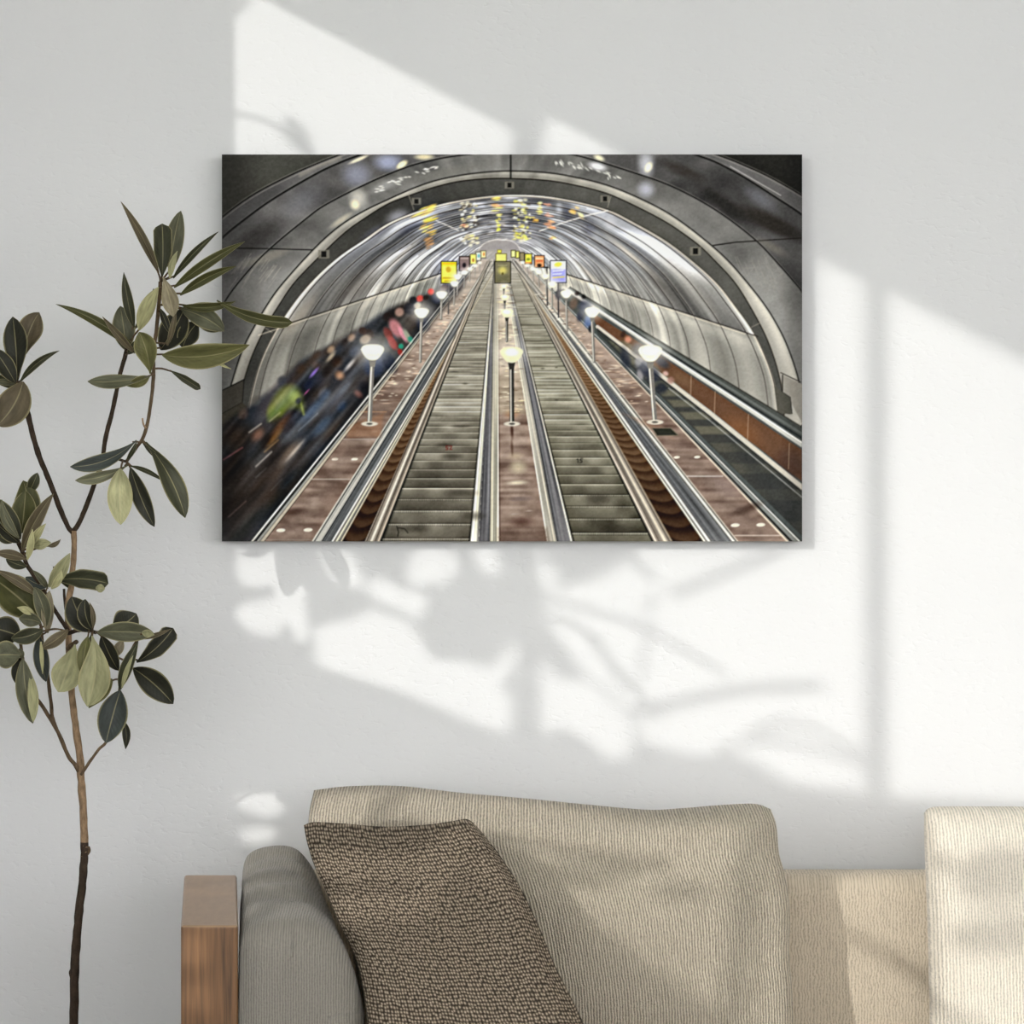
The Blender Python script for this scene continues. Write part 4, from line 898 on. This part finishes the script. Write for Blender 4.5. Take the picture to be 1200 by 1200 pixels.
def loft(name, sections, mat, parent, cap=True):
    """Closed skin through sections, each a list of points with the same count (open curve across the arm)."""
    V, F, UV = [], [], []; n = len(sections[0]); m = len(sections)
    arc = [0.0]
    for i in range(1, m):
        arc.append(arc[-1] + sum((sections[i][k] - sections[i - 1][k]).length for k in range(n)) / n)
    for i, s in enumerate(sections):
        w = 0
        for k, p in enumerate(s):
            if k: w += (p - s[k - 1]).length
            V.append(p); UV.append((p.x / S_, (p.z - p.y * .8) / S_))
    for i in range(m - 1):
        for k in range(n - 1): F.append((i * n + k, i * n + k + 1, (i + 1) * n + k + 1, (i + 1) * n + k))
    F.append(tuple(range(n))[::-1]); F.append(tuple((m - 1) * n + k for k in range(n)))
    for i in range(m - 1): F.append((i * n + n - 1, i * n, (i + 1) * n, (i + 1) * n + n - 1))
    me = mesh_py(name, V, F, UV); bm = bmesh.new(); bm.from_mesh(me); bmesh.ops.recalc_face_normals(bm, faces=bm.faces); bm.to_mesh(me); bm.free()
    return link(name, me, mat, parent)
back_c = [(286, 1430), (284, 1200), (283.5, 1060), (284, 1030), (287, 1011), (294, 1000), (308, 994), (328, 991.5), (345, 995), (358, 1008), (371, 1032), (384, 1066), (394, 1100), (401, 1140), (404, 1200), (406, 1430)]
front_c = [(280, 1520), (279, 1250), (279, 1150), (279.5, 1120), (281, 1102), (286, 1090), (300, 1080), (328, 1074), (356, 1075), (378, 1083), (395, 1097), (409, 1120), (418, 1146), (424, 1180), (426, 1220), (427, 1520)]
back_c = spl(back_c, 4); front_c = spl(front_c, 4)
secs = []
def arm_sec(t, y, inset=0.0, blend=None):
    pts = []
    for (a, b) in zip(back_c, front_c):
        pa, pb = P(a[0], a[1], -.20), P(b[0], b[1], -.56)
        p = pa.lerp(pb, t); p.y = y; pts.append(p)
    if inset:
        cx = sum(p.x for p in pts) / len(pts); zt = max(p.z for p in pts)
        for p in pts:
            p.x += (cx - p.x) * min(1, inset / max(.02, abs(p.x - cx))) if abs(p.x - cx) > 1e-4 else 0
            if p.z > .5: p.z -= inset * max(0, (p.z - (zt - .12)) / .12)
    for p in pts: p.z = max(p.z, .29)
    return pts
for i in range(22):
    t = i / 21; secs.append(arm_sec(t, -.20 - .36 * t))
for i in range(1, 9):
    a = i / 8 * math.pi / 2; secs.append(arm_sec(1.0, -.56 - .045 * math.sin(a), .045 * (1 - math.cos(a))))
# soft creases over the padded top
for i, s in enumerate(secs):
    for k, p in enumerate(s):
        w = max(0, min(1, (p.z - .70) / .06))
        p.z += w * .0036 * (math.sin(p.y * 95 + 9 * p.x + 3 * noise.noise(p * 9)) + .6 * math.sin(p.y * 61 + 2)) * (1 if p.y > -.5 else .25)
        p.x += .0025 * noise.noise(p * 14)
loft('arm_pad', secs, M_ARM, sofa)

def cushion(name, top, right, bottom, left, yfun, thick, mat, label, cat, expo=4.0, nu=90, nv=80, dents=(), lump=.004, seed=0, seam=.0, group=None, uvrot=0):
    """A stuffed cushion: front and back skins sharing the outline given by four pixel curves (each left-to-right / top-to-bottom)."""
    T, R, Bm, Lf = [np.array(spl(c, 12)) for c in (top, right, bottom, left)]
    def samp(c, t):
        seg = np.hypot(*(c[1:] - c[:-1]).T); s = np.concatenate([[0], np.cumsum(seg)]) / seg.sum()
        return np.stack([np.interp(t, s, c[:, 0]), np.interp(t, s, c[:, 1])], -1)
    us = .5 - .5 * np.cos(np.linspace(0, math.pi, nu)); vs = .5 - .5 * np.cos(np.linspace(0, math.pi, nv))
    us = .55 * us + .45 * np.linspace(0, 1, nu); vs = .55 * vs + .45 * np.linspace(0, 1, nv)
    tu, bu, lv, rv = samp(T, us), samp(Bm, us), samp(Lf, vs), samp(R, vs)
    c00, c10, c01, c11 = T[0], T[-1], Bm[0], Bm[-1]
    V, UV, F = [], [], []
    def idx(side, i, j):
        return side * nu * nv + j * nu + i
    for side in (0, 1):
        for j, vv in enumerate(vs):
            for i, uu in enumerate(us):
                q = (1 - vv) * tu[i] + vv * bu[i] + (1 - uu) * lv[j] + uu * rv[j] - ((1 - uu) * (1 - vv) * c00 + uu * (1 - vv) * c10 + (1 - uu) * vv * c01 + uu * vv * c11)
                a, b = abs(2 * uu - 1), abs(2 * vv - 1)
                pr = (max(0, 1 - a ** expo) ** (1 / 2.2)) * (max(0, 1 - b ** expo) ** (1 / 2.2))
                y = yfun(vv, uu)
                p = P(q[0], q[1], y)
                if side == 0:
                    off = thick * pr
                    d = 0
                    for (dx, dy, rx, ry, am, an) in dents:
                        ex, ey = q[0] - dx, q[1] - dy; c, s = math.cos(an), math.sin(an)
                        d += am * math.exp(-(((ex * c + ey * s) / rx) ** 2 + ((-ex * s + ey * c) / ry) ** 2))
                    off += (d + lump * (noise.noise(Vector((q[0] / 70, q[1] / 70, seed))) + .5 * noise.noise(Vector((q[0] / 28, q[1] / 28, seed + 5))))) * min(1, pr * 1.3)
                    p.y -= off
                else: p.y += thick * .9 * pr
                V.append(p); UV.append((uu * (c10[0] - c00[0]), vv * (c01[1] - c00[1])))
    for j in range(nv - 1):
        for i in range(nu - 1):
            F.append((idx(0, i, j), idx(0, i, j + 1), idx(0, i + 1, j + 1), idx(0, i + 1, j)))
            F.append((idx(1, i, j), idx(1, i + 1, j), idx(1, i + 1, j + 1), idx(1, i, j + 1)))
    me = mesh_py(name, V, F, UV)
    bm = bmesh.new(); bm.from_mesh(me); bmesh.ops.remove_doubles(bm, verts=bm.verts, dist=1e-5); bmesh.ops.recalc_face_normals(bm, faces=bm.faces); bm.to_mesh(me); bm.free()
    o = link(name, me, mat); tag(o, label, cat, group); return o
ZS = .440
def py_at(z, y): return 600 + (CZ - z) * FPX / (D + y)
yc = lambda v, u: -.245 - .05 * v
bt = py_at(ZS, -.295)
cushion('back_cushion', [(368, 926), (400, 922), (440, 920.5), (480, 922), (540, 929), (620, 936), (700, 944), (760, 949), (800, 947), (850, 943), (884, 942), (903, 948)],
        [(903, 948), (910, 968), (913, 1000), (921, 1030), (926, 1070), (925, 1120), (929, 1170), (930, bt)], [(424, bt), (640, bt), (930, bt)], [(368, 926), (362, 955), (364, 985), (376, 1015), (396, 1066), (412, 1112), (420, 1170), (424, bt)],
        yc, .085, M_RIB, 'wide ribbed beige back cushion behind the brown pillow', 'cushion', 5.0, 130, 100, group='sofa back cushions', dents=
        [(660, 952, 90, 10, -.012, .12), (820, 958, 80, 12, .010, -.08), (455, 950, 100, 14, .006, .05), (690, 1000, 60, 12, -.010, .25), (600, 985, 60, 14, .006, .3), (860, 1010, 70, 60, .006, .4), (760, 1005, 50, 14, -.005, -.3), (895, 1090, 20, 90, -.008, .08), (700, 1035, 60, 8, -.004, .05)], lump=.005, seed=2)
cushion('back_cushion', [(1083, 953), (1090, 946.5), (1110, 945), (1160, 945), (1260, 946), (1400, 948), (1480, 956)], [(1480, 956), (1488, 1100), (1490, bt)], [(1092, bt), (1280, bt), (1490, bt)],
        [(1083, 953), (1084, 985), (1086, 1040), (1088, 1100), (1092, bt)], yc, .085, M_RIB_PALE, 'cream back cushion at the far end of the sofa, past the bare stretch of backrest', 'cushion', 6.0, 100, 100, group='sofa back cushions', dents=
        [(1160, 1060, 30, 60, -.006, 0), (1100, 1120, 8, 60, .004, .1)], lump=.004, seed=7)
yp = lambda v, u: -.405 - .30 * v
pb = py_at(ZS, -.705) - 4
cushion('throw_pillow', [(356, 966), (368, 962.5), (400, 964), (450, 968), (500, 966), (530, 962), (548, 960), (562, 972)], [(562, 972), (586, 1003), (611, 1042), (632, 1086), (650, 1130), (670, 1170), (690, 1212), (726, 1290), (770, pb)],
        [(442, pb), (600, pb - 4), (770, pb)], [(356, 967), (359, 984), (367, 1011), (380, 1040), (397, 1080), (419, 1130), (431, 1200), (438, 1300), (442, pb)],
        yp, .072, M_KNIT, 'dark brown woven throw pillow leaning beside the padded arm', 'pillow', 3.4, 90, 90,
        [(450, 1000, 120, 14, .004, .1), (420, 1045, 90, 12, -.004, .2)], .004, 11)

# ---------------------------------------------------------------- the potted plant
YP = -.25
plant = empty('potted_plant', 'tall slender potted plant with dark olive leaves left of the sofa', 'plant', P(86.4, 600, YP) * 1.0)
plant.location.z = 0
PXM = (D + YP) / FPX                                            # metres per pixel at the plant
px_, pz = P(86.4, 600, YP).x, 0
def lathe(name, prof, mat, cx, cy, parent, n=40):
    V, F = [], []
    for r, z in prof:
        for k in range(n): V.append((cx + r * math.cos(2 * math.pi * k / n), cy + r * math.sin(2 * math.pi * k / n), z))
    for i in range(len(prof) - 1):
        for k in range(n): F.append((i * n + k, i * n + (k + 1) % n, (i + 1) * n + (k + 1) % n, (i + 1) * n + k))
    F.append(tuple(range(n))[::-1]); F.append(tuple((len(prof) - 1) * n + k for k in range(n)))
    return link(name, mesh_py(name, V, F), mat, parent)
lathe('pot', [(.085, 0), (.092, .01), (.108, .30), (.110, .325), (.108, .33), (.100, .33), (.097, .30), (.096, .285)], M_POT, px_, YP, plant)
lathe('soil', [(.0955, .27), (.0955, .288), (.05, .293), (.01, .295)], M_SOIL, px_, YP, plant)
BR_DARK, BR_MID, BR_TAN = lin((56, 45, 35)), lin((92, 76, 58)), lin((138, 114, 88))
def stem_mesh(runs):
    V, F, UVs, Cs = [], [], [], []
    for pts, w0, w1, dpt, c in runs:
        q = spl([(a[0], a[1]) for a in pts], 6); n = len(q)
        P3 = [P(x, y, YP + dpt[0] + (dpt[1] - dpt[0]) * i / (n - 1)) for i, (x, y) in enumerate(q)]
        tube_geo(V, F, P3, [(w0 + (w1 - w0) * i / (n - 1)) / 2 * PXM for i in range(n)], 10, .22, UVs, Cs, (*c, 1))
    return mesh_py('stem', V, F, UVs, Cs)
SHAPES = {'l': lambda t: math.sin(math.pi * t ** .85) ** .85, 'o': lambda t: math.sin(math.pi * t ** 1.45) ** .75, 'e': lambda t: math.sin(math.pi * t) ** .7, 'b': lambda t: min(1, (t * 2.2) ** .8) * min(1, ((1 - t) * 9) ** .5)}
COLS = {'k': (38, 38, 27), 'd': (54, 55, 37), 'g': (88, 88, 68), 'o': (94, 92, 54), 'm': (70, 70, 38), 'p': (152, 150, 112), 'y': (172, 168, 124), 'b': (138, 128, 104), 's': (56, 61, 57), 'n': (92, 82, 62)}
def leaf_geo(V, F, UVs, Cs, base, tip, w, bend=0., shape='o', col='d', dep=(0, 0), fold=.35, roll=.25, seed=0):
    roll = roll + .9 * (random.Random(seed * 7 + 1).random() - .5)
    rs_ = random.Random(seed); n, m = 16, 7
    b, t = np.array(base, float), np.array(tip, float); L = np.hypot(*(t - b)); nrm = np.array([-(t - b)[1], (t - b)[0]]) / L
    ctl = (b + t) / 2 + nrm * bend * L
    c = COLS[col]; jit = 1 + .16 * (rs_.random() - .5); c = (*[min(.9, v * .9 * jit) for v in lin(c)], 1)
    c2 = (*[min(.9, v * 1.5 + .02) for v in c[:3]], 1)
    for side in (0, 1):
        b0 = len(V)
        for i in range(n + 1):
            s = i / n; q = (1 - s) ** 2 * b + 2 * s * (1 - s) * ctl + s * s * t
            tg = 2 * (1 - s) * (ctl - b) + 2 * s * (t - ctl); tg = tg / (np.hypot(*tg) + 1e-6); nn = np.array([-tg[1], tg[0]])
            hw = max(.9 if s < .5 else .25, w / 2 * SHAPES[shape](min(.9999, max(1e-4, s))))
            for k in range(m):
                e = (k / (m - 1)) * 2 - 1
                pp = q + nn * hw * e
                wave = .06 * math.sin(s * 9 + seed + 2.5 * e)
                y = YP + dep[0] + (dep[1] - dep[0]) * s + hw * PXM * (fold * (abs(e) ** 1.3 - .5) * -1 + roll * e + wave) - .008 * math.sin(math.pi * s)
                y += .0011 * side * (1 - abs(e) ** 4) * (1 if 0 < i < n else 0)
                V.append(P(pp[0], pp[1], y)); UVs.append((e, s + seed * 3.1)); Cs.append(c if side == 0 else c2)
        for i in range(n):
            for k in range(m - 1):
                f = (b0 + i * m + k, b0 + i * m + k + 1, b0 + (i + 1) * m + k + 1, b0 + (i + 1) * m + k)
                F.append(f if side == 0 else f[::-1])
    # close the rim between the two skins
    o = len(V) - 2 * (n + 1) * m; h = (n + 1) * m
    for i in range(n):
        F.append((o + i * m, o + (i + 1) * m, o + h + (i + 1) * m, o + h + i * m)); F.append((o + (i + 1) * m + m - 1, o + i * m + m - 1, o + h + i * m + m - 1, o + h + (i + 1) * m + m - 1))
SEED = [0]
def branch(name, runs, leaves, parent=None, label=None):
    runs = list(runs)
    if leaves:                                                  # a short stalk joins each leaf to the nearest stem
        cl = [(q[0], q[1], r_[3][0] + (r_[3][1] - r_[3][0]) * i / 40) for r_ in runs for i, q in enumerate(np.array(spl(r_[0], 12))[np.linspace(0, len(spl(r_[0], 12)) - 1, 41).astype(int)])]
        for lf in leaves:
            bx, by = lf[0]; dp = lf[6][0]
            q = min(cl, key=lambda c: (c[0] - bx) ** 2 + (c[1] - by) ** 2); ds = math.hypot(q[0] - bx, q[1] - by)
            if ds < 34: runs.append(([(q[0], q[1]), ((q[0] + bx) / 2, (q[1] + by) / 2 - .06 * ds), (bx + (lf[1][0] - bx) * .06, by + (lf[1][1] - by) * .06)], 2.6, 1.9, (q[2], dp), BR_MID))
    o = link(name, stem_mesh(runs), M_BARK, plant, True, label)
    if leaves:
        V, F, U_, C_ = [], [], [], []
        for lf in leaves:
            SEED[0] += 1
            kw = dict(zip(('base', 'tip', 'w', 'bend', 'shape', 'col', 'dep', 'fold', 'roll'), lf))
            leaf_geo(V, F, U_, C_, seed=SEED[0], **kw)
        me = mesh_py('foliage', V, F, U_, C_)
        link('foliage', me, M_LEAF, o)
    return o
soil_py = py_at(.285, YP)
trunk_pts = [(86.4, soil_py), (86.4, 1300), (86.4, 1200), (88, 1129), (92, 1075), (96.5, 1035), (98.5, 1010), (99, 987), (97.5, 945), (95, 911), (94, 890), (90, 860), (86.5, 836), (83.5, 805), (81, 770), (80, 735), (80, 705), (83, 690), (85.5, 664), (87, 640), (86, 622)]
trunk = branch('trunk', [(trunk_pts[:8], 11, 9.5, (0, 0), BR_DARK), (trunk_pts[6:], 9.5, 6.5, (0, 0), BR_TAN), ([(80, 735), (76, 705), (75, 690)], 3.5, 3, (.01, .015), BR_DARK),  # tan stretch stands in for sun on the trunk, dark foot for shade
                         ([(103, 992), (104, 997), (101, 1002)], 4, 5, (0, 0), BR_MID), ([(84, 1136), (82.5, 1140), (84, 1146)], 4, 4, (0, 0), BR_DARK)], [])
# T1: the tall middle crown
branch('branch', [([(148, 541), (158, 527), (168, 512), (174, 490), (178, 462), (180, 436), (180, 412), (183, 390), (186, 360), (188, 330)], 4, 4.5, (-.02, -.03), BR_MID), ([(124, 536), (134, 537), (148, 541)], 3, 3, (-.005, -.02), BR_DARK), ([(171, 502), (168, 497), (167, 490)], 2.5, 2, (-.025, -.025), BR_TAN)],
    [((200, 318), (212, 247), 23, -.06, 'e', 'g', (-.02, 0), .2, .5), ((186, 320), (141.5, 236), 11, .05, 'l', 'n', (-.03, -.01), .6, .3), ((190, 324), (190, 262), 22, .03, 'b', 'd', (-.05, -.04), .5, -.2), ((199, 326), (208, 294), 8, -.1, 'l', 'p', (-.06, -.05), .3, .2),
     ((203, 326), (256, 271.5), 9, -.08, 'l', 'd', (-.05, -.06), .8, .4), ((204, 337), (287, 283), 13, -.06, 'l', 'm', (-.06, -.08), .7, .4), ((211, 346), (277, 312), 12, -.10, 'l', 'm', (-.06, -.09), .7, .4),
     ((214, 362), (258, 355), 16, .16, 'l', 'g', (-.05, -.05), .3, .3), ((230, 372), (262, 385), 14, .22, 'e', 'd', (-.04, -.05), .3, .2),
     ((188, 410), (216, 362), 34, .05, 'e', 'k', (-.02, -.03), .3, .2), ((232, 378), (214, 408), 26, .15, 'e', 'k', (-.03, -.03), .2, .2), ((212, 362), (263, 388), 25, -.12, 'e', 'g', (-.05, -.08), .4, .5),
     ((214, 358), (276, 353), 11, .15, 'l', 'm', (-.06, -.09), .8, .4), ((254, 352), (343, 378), 14, .16, 'b', 'm', (-.085, -.12), .5, .2),
     ((191, 324), (203, 371), 20, -.05, 'o', 'b', (-.07, -.08), .5, .2), ((188, 362), (200, 392), 9, .0, 'l', 'k', (-.05, -.05), .4, .2),
     ((190, 416), (292.5, 404), 30, .14, 'l', 'o', (-.05, -.09), .4, .3), ((196, 405), (206, 362), 7, .06, 'l', 'n', (-.06, -.07), .5, .3),
     ((176, 438), (163, 389), 27, .1, 'o', 'o', (-.04, -.06), .35, -.2), ((238, 413), (271, 432.5), 5, .08, 'l', 'y', (-.06, -.07), .4, .2), ((199, 434), (235, 456), 9, -.02, 'b', 'd', (-.02, -.02), .4, .2),
     ((176, 441), (102.5, 447), 17, -.07, 'o', 'g', (-.05, -.05), .5, .4), ((175, 441), (148, 452), 13, -.1, 'l', 'o', (-.045, -.05), .4, -.4),
     ((160, 516), (82, 547), 19, -.20, 'o', 's', (-.03, -.05), .4, .3), ((171, 518), (217, 607), 26, -.12, 'o', 'd', (-.03, -.06), .4, .2), ((168, 520), (200, 545), 6, .1, 'l', 'k', (-.03, -.03), .4, .2),
     ((150, 545), (88, 563), 14, -.14, 'o', 'g', (-.03, -.05), .4, .3), ((141, 549), (141.5, 615), 30, .02, 'e', 'p', (-.05, -.06), .3, .15), ((153, 548), (181, 617.5), 21, .05, 'e', 'k', (-.04, -.05), .4, .2), ((153, 546), (193, 565), 6, -.12, 'l', 'd', (-.03, -.04), .4, .2), ((148, 540), (160, 517), 6, .1, 'l', 'd', (-.02, -.03), .4, .2)])
# T2: the crown reaching left from the fork
branch('branch', [([(86, 622), (92, 614), (103, 588), (114, 558), (119.6, 541), (124, 512), (133, 476), (140, 441), (146, 420), (150, 404)], 6, 5, (0, 0), BR_DARK)],
    [((148, 411), (141, 358.5), 27, .02, 'e', 'g', (0, -.01), .3, .2), ((157, 384), (145, 319), 13, -.04, 'l', 'd', (-.01, -.02), .5, .2), ((163, 387), (186, 336), 19, -.08, 'l', 'y', (-.02, -.04), .4, -.3), ((158, 385), (180, 338), 10, .14, 'l', 'd', (.02, .02), .4, .3),
     ((161, 412), (65.5, 356.5), 12, .12, 'l', 'm', (-.02, -.04), .6, .3), ((158, 414), (120, 371), 9, -.02, 'l', 'n', (-.025, -.04), .5, -.3), ((150, 415), (160, 398), 10, .1, 'l', 'd', (-.02, -.02), .3, .2)])
# the long stem to the crown cut by the frame
branch('branch', [([(85, 624), (80, 618), (72, 600), (63, 577), (53, 552), (46, 535), (38, 508), (32, 483), (26, 462), (20, 448)], 6, 7, (0, -.01), BR_DARK)],
    [((28, 420), (46, 366), 30, -.14, 'o', 'n', (0, -.01), .4, .3), ((20, 446), (15, 371), 29, .03, 'o', 'k', (-.02, -.03), .35, .15), ((24, 447), (69.5, 411), 9, -.16, 'l', 'd', (-.02, -.03), .5, .3), ((18, 449), (-8, 408), 22, .05, 'e', 'k', (-.03, -.04), .3, .2),
     ((18, 451), (-8, 447), 8, .1, 'l', 'g', (-.02, -.03), .3, .2), ((18, 455), (-14, 440), 12, .1, 'l', 'd', (-.01, -.02), .3, .2), ((27, 447), (-4, 499), 40, -.16, 'e', 'n', (-.05, -.07), .4, .2)])
# the dark stem that crosses the trunk
branch('branch', [([(80, 739), (72, 727), (60, 708), (49.5, 690), (40, 675), (31.5, 661.5), (26, 646), (20, 632), (14, 622)], 5, 5, (-.01, -.04), BR_DARK)],
    [((33, 578), (44, 554), 14, .05, 'e', 'd', (-.02, -.03), .3, .2), ((22, 622), (27, 563), 32, .25, 'e', 'm', (-.02, -.03), .3, .2), ((25, 625), (30, 575), 30, .02, 'e', 'm', (-.04, -.05), .35, .15), ((26, 645), (63, 578), 17, -.08, 'l', 'n', (-.05, -.07), .5, .3),
     ((24, 632), (-8, 583), 22, .05, 'e', 'd', (-.05, -.06), .3, .2), ((22, 636), (-6, 612), 16, 0, 'l', 'k', (-.05, -.06), .3, .2), ((22, 630), (2, 585), 12, -.2, 'l', 'g', (-.06, -.07), .3, .2), ((14, 636), (-6, 624), 10, -.1, 'l', 'd', (-.05, -.05), .3, .2),
     ((32, 656), (38, 620), 9, .05, 'l', 'y', (-.06, -.07), .3, .2), ((35, 642), (54, 613.5), 10, -.1, 'l', 'y', (-.05, -.07), .5, .2), ((38, 641), (60, 636), 13, -.1, 'l', 'p', (-.05, -.06), .4, .2), ((56, 640), (71, 632), 6, .25, 'l', 'n', (-.06, -.06), .4, .2), ((30, 655), (-8, 648), 12, .1, 'l', 'n', (-.04, -.05), .4, .2), ((31, 664), (7, 655), 13, -.1, 'e', 'd', (-.035, -.04), .4, .2),
     ((57, 686), (30, 676), 15, -.2, 'e', 's', (-.02, -.02), .3, .2), ((56, 690), (38, 668), 8, .1, 'l', 'g', (-.02, -.03), .3, .2)])
# the crown at the left edge
branch('branch', [([(80, 886), (72, 868), (62, 842), (60, 826), (57, 800), (54, 775), (50, 755), (48, 735)], 4.5, 4, (-.01, -.03), BR_MID), ([(94, 907), (88, 896), (80, 886), (68, 858), (50, 828), (38, 812), (30, 790), (26, 768), (24, 752)], 5, 4, (0, -.04), BR_MID)],
    [((46, 724), (-10, 676), 46, .06, 'e', 'm', (-.02, -.03), .3, .2), ((44, 698), (-6, 668), 12, .1, 'l', 'n', (-.03, -.04), .3, .3), ((54, 734), (40, 688), 19, .12, 'e', 'g', (-.03, -.04), .3, .2), ((56, 742), (58, 692), 15, -.05, 'e', 'b', (-.025, -.03), .3, .2),
     ((50, 738), (13, 748), 19, -.14, 'e', 'd', (-.05, -.06), .35, .2), ((48, 730), (22, 725), 17, .1, 'e', 'g', (-.04, -.05), .3, .2), ((24, 746), (-12, 735), 36, .05, 'e', 'k', (-.03, -.04), .3, .2), ((40, 720), (20, 712), 9, .1, 'l', 'y', (-.05, -.06), .3, .2), ((24, 768), (-10, 768), 33, .05, 'e', 'g', (-.05, -.06), .4, .25), ((26, 770), (20, 802), 16, .12, 'e', 'k', (-.03, -.03), .3, .2),
     ((26, 772), (22, 760), 8, .1, 'e', 'g', (-.04, -.04), .3, .2), ((27, 772), (38.5, 848), 24, .06, 'e', 'g', (-.06, -.07), .4, .2), ((36, 790), (39, 846), 13, -.05, 'e', 'p', (-.066, -.078), .3, .1), ((46, 745), (54, 799), 19, .06, 'e', 's', (-.04, -.05), .4, .2), ((48, 752), (50, 790), 5, 0, 'l', 'y', (-.06, -.065), .3, .2), ((80, 738), (48, 760), 15, -.08, 'e', 'n', (-.05, -.06), .4, .3)])
# the lower right crown
branch('branch', [([(80, 742), (90, 739), (100, 738), (112, 741)], 5, 4.5, (-.01, -.06), BR_DARK), ([(80, 760), (84, 756), (90, 752)], 7, 5, (-.01, -.03), BR_MID), ([(95, 908), (105, 893), (116, 878), (125, 868), (134, 840), (140, 808), (142, 790), (150, 770)], 3.5, 3, (-.005, -.04), BR_MID)],
    [((82, 690), (62, 664), 12, .1, 'e', 'd', (.0, .0), .3, .2), ((57, 688), (82, 648), 17, .06, 'l', 'p', (-.03, -.04), .4, .3), ((60, 690), (72, 668), 9, .2, 'l', 'y', (-.045, -.05), .4, .2), ((66, 680), (127, 684), 23, -.12, 'b', 'd', (-.03, -.06), .45, .3), ((112, 689), (123, 690), 10, 0, 'e', 'p', (-.075, -.075), .2, .1),
     ((106, 740), (84, 699), 34, -.1, 'e', 'k', (-.05, -.06), .3, .2), ((108, 738), (100, 702), 20, -.2, 'e', 'k', (-.06, -.07), .3, .2), ((109, 736), (105, 706), 6, .15, 'l', 'n', (-.075, -.08), .3, .2), ((132, 738), (160, 719), 34, .12, 'e', 'k', (-.05, -.05), .3, .2), ((160, 776), (203, 736), 22, .12, 'b', 'k', (-.05, -.05), .4, .2), ((162, 748), (200, 737), 6, .1, 'l', 'n', (-.06, -.06), .3, .2),
     ((114, 741), (181, 743), 24, -.05, 'e', 'g', (-.08, -.1), .4, .3), ((166, 741), (181, 744), 9, 0, 'l', 'p', (-.105, -.108), .2, .1), ((156, 783), (203, 825), 31, -.08, 'e', 'k', (-.05, -.06), .35, .2), ((141, 809), (124, 871), 35, .02, 'e', 's', (-.06, -.07), .35, .2), ((146, 846), (147, 878), 10, -.1, 'l', 'k', (-.03, -.03), .3, .2),
     ((119, 745), (139, 786), 20, .06, 'e', 'k', (-.06, -.06), .3, .2), ((140, 808), (162, 752), 15, -.06, 'l', 'd', (-.07, -.07), .4, .2), ((143, 806), (156, 768), 6, -.06, 'l', 'p', (-.085, -.085), .3, .2), ((134, 770), (144, 750), 12, 0, 'e', 'b', (-.05, -.05), .3, .2),
     ((88, 755), (68, 811), 36, -.08, 'o', 'p', (-.06, -.08), .3, .2), ((103, 746), (96, 791), 17, .05, 'e', 'o', (-.08, -.09), .35, .2), ((107, 744), (102, 778), 9, 0, 'l', 'k', (-.075, -.08), .3, .2), ((132, 796), (104, 830), 22, .14, 'l', 'o', (-.075, -.085), .3, .2), ((108, 745), (102, 828), 38, -.16, 'o', 'p', (-.09, -.1), .3, .15)])
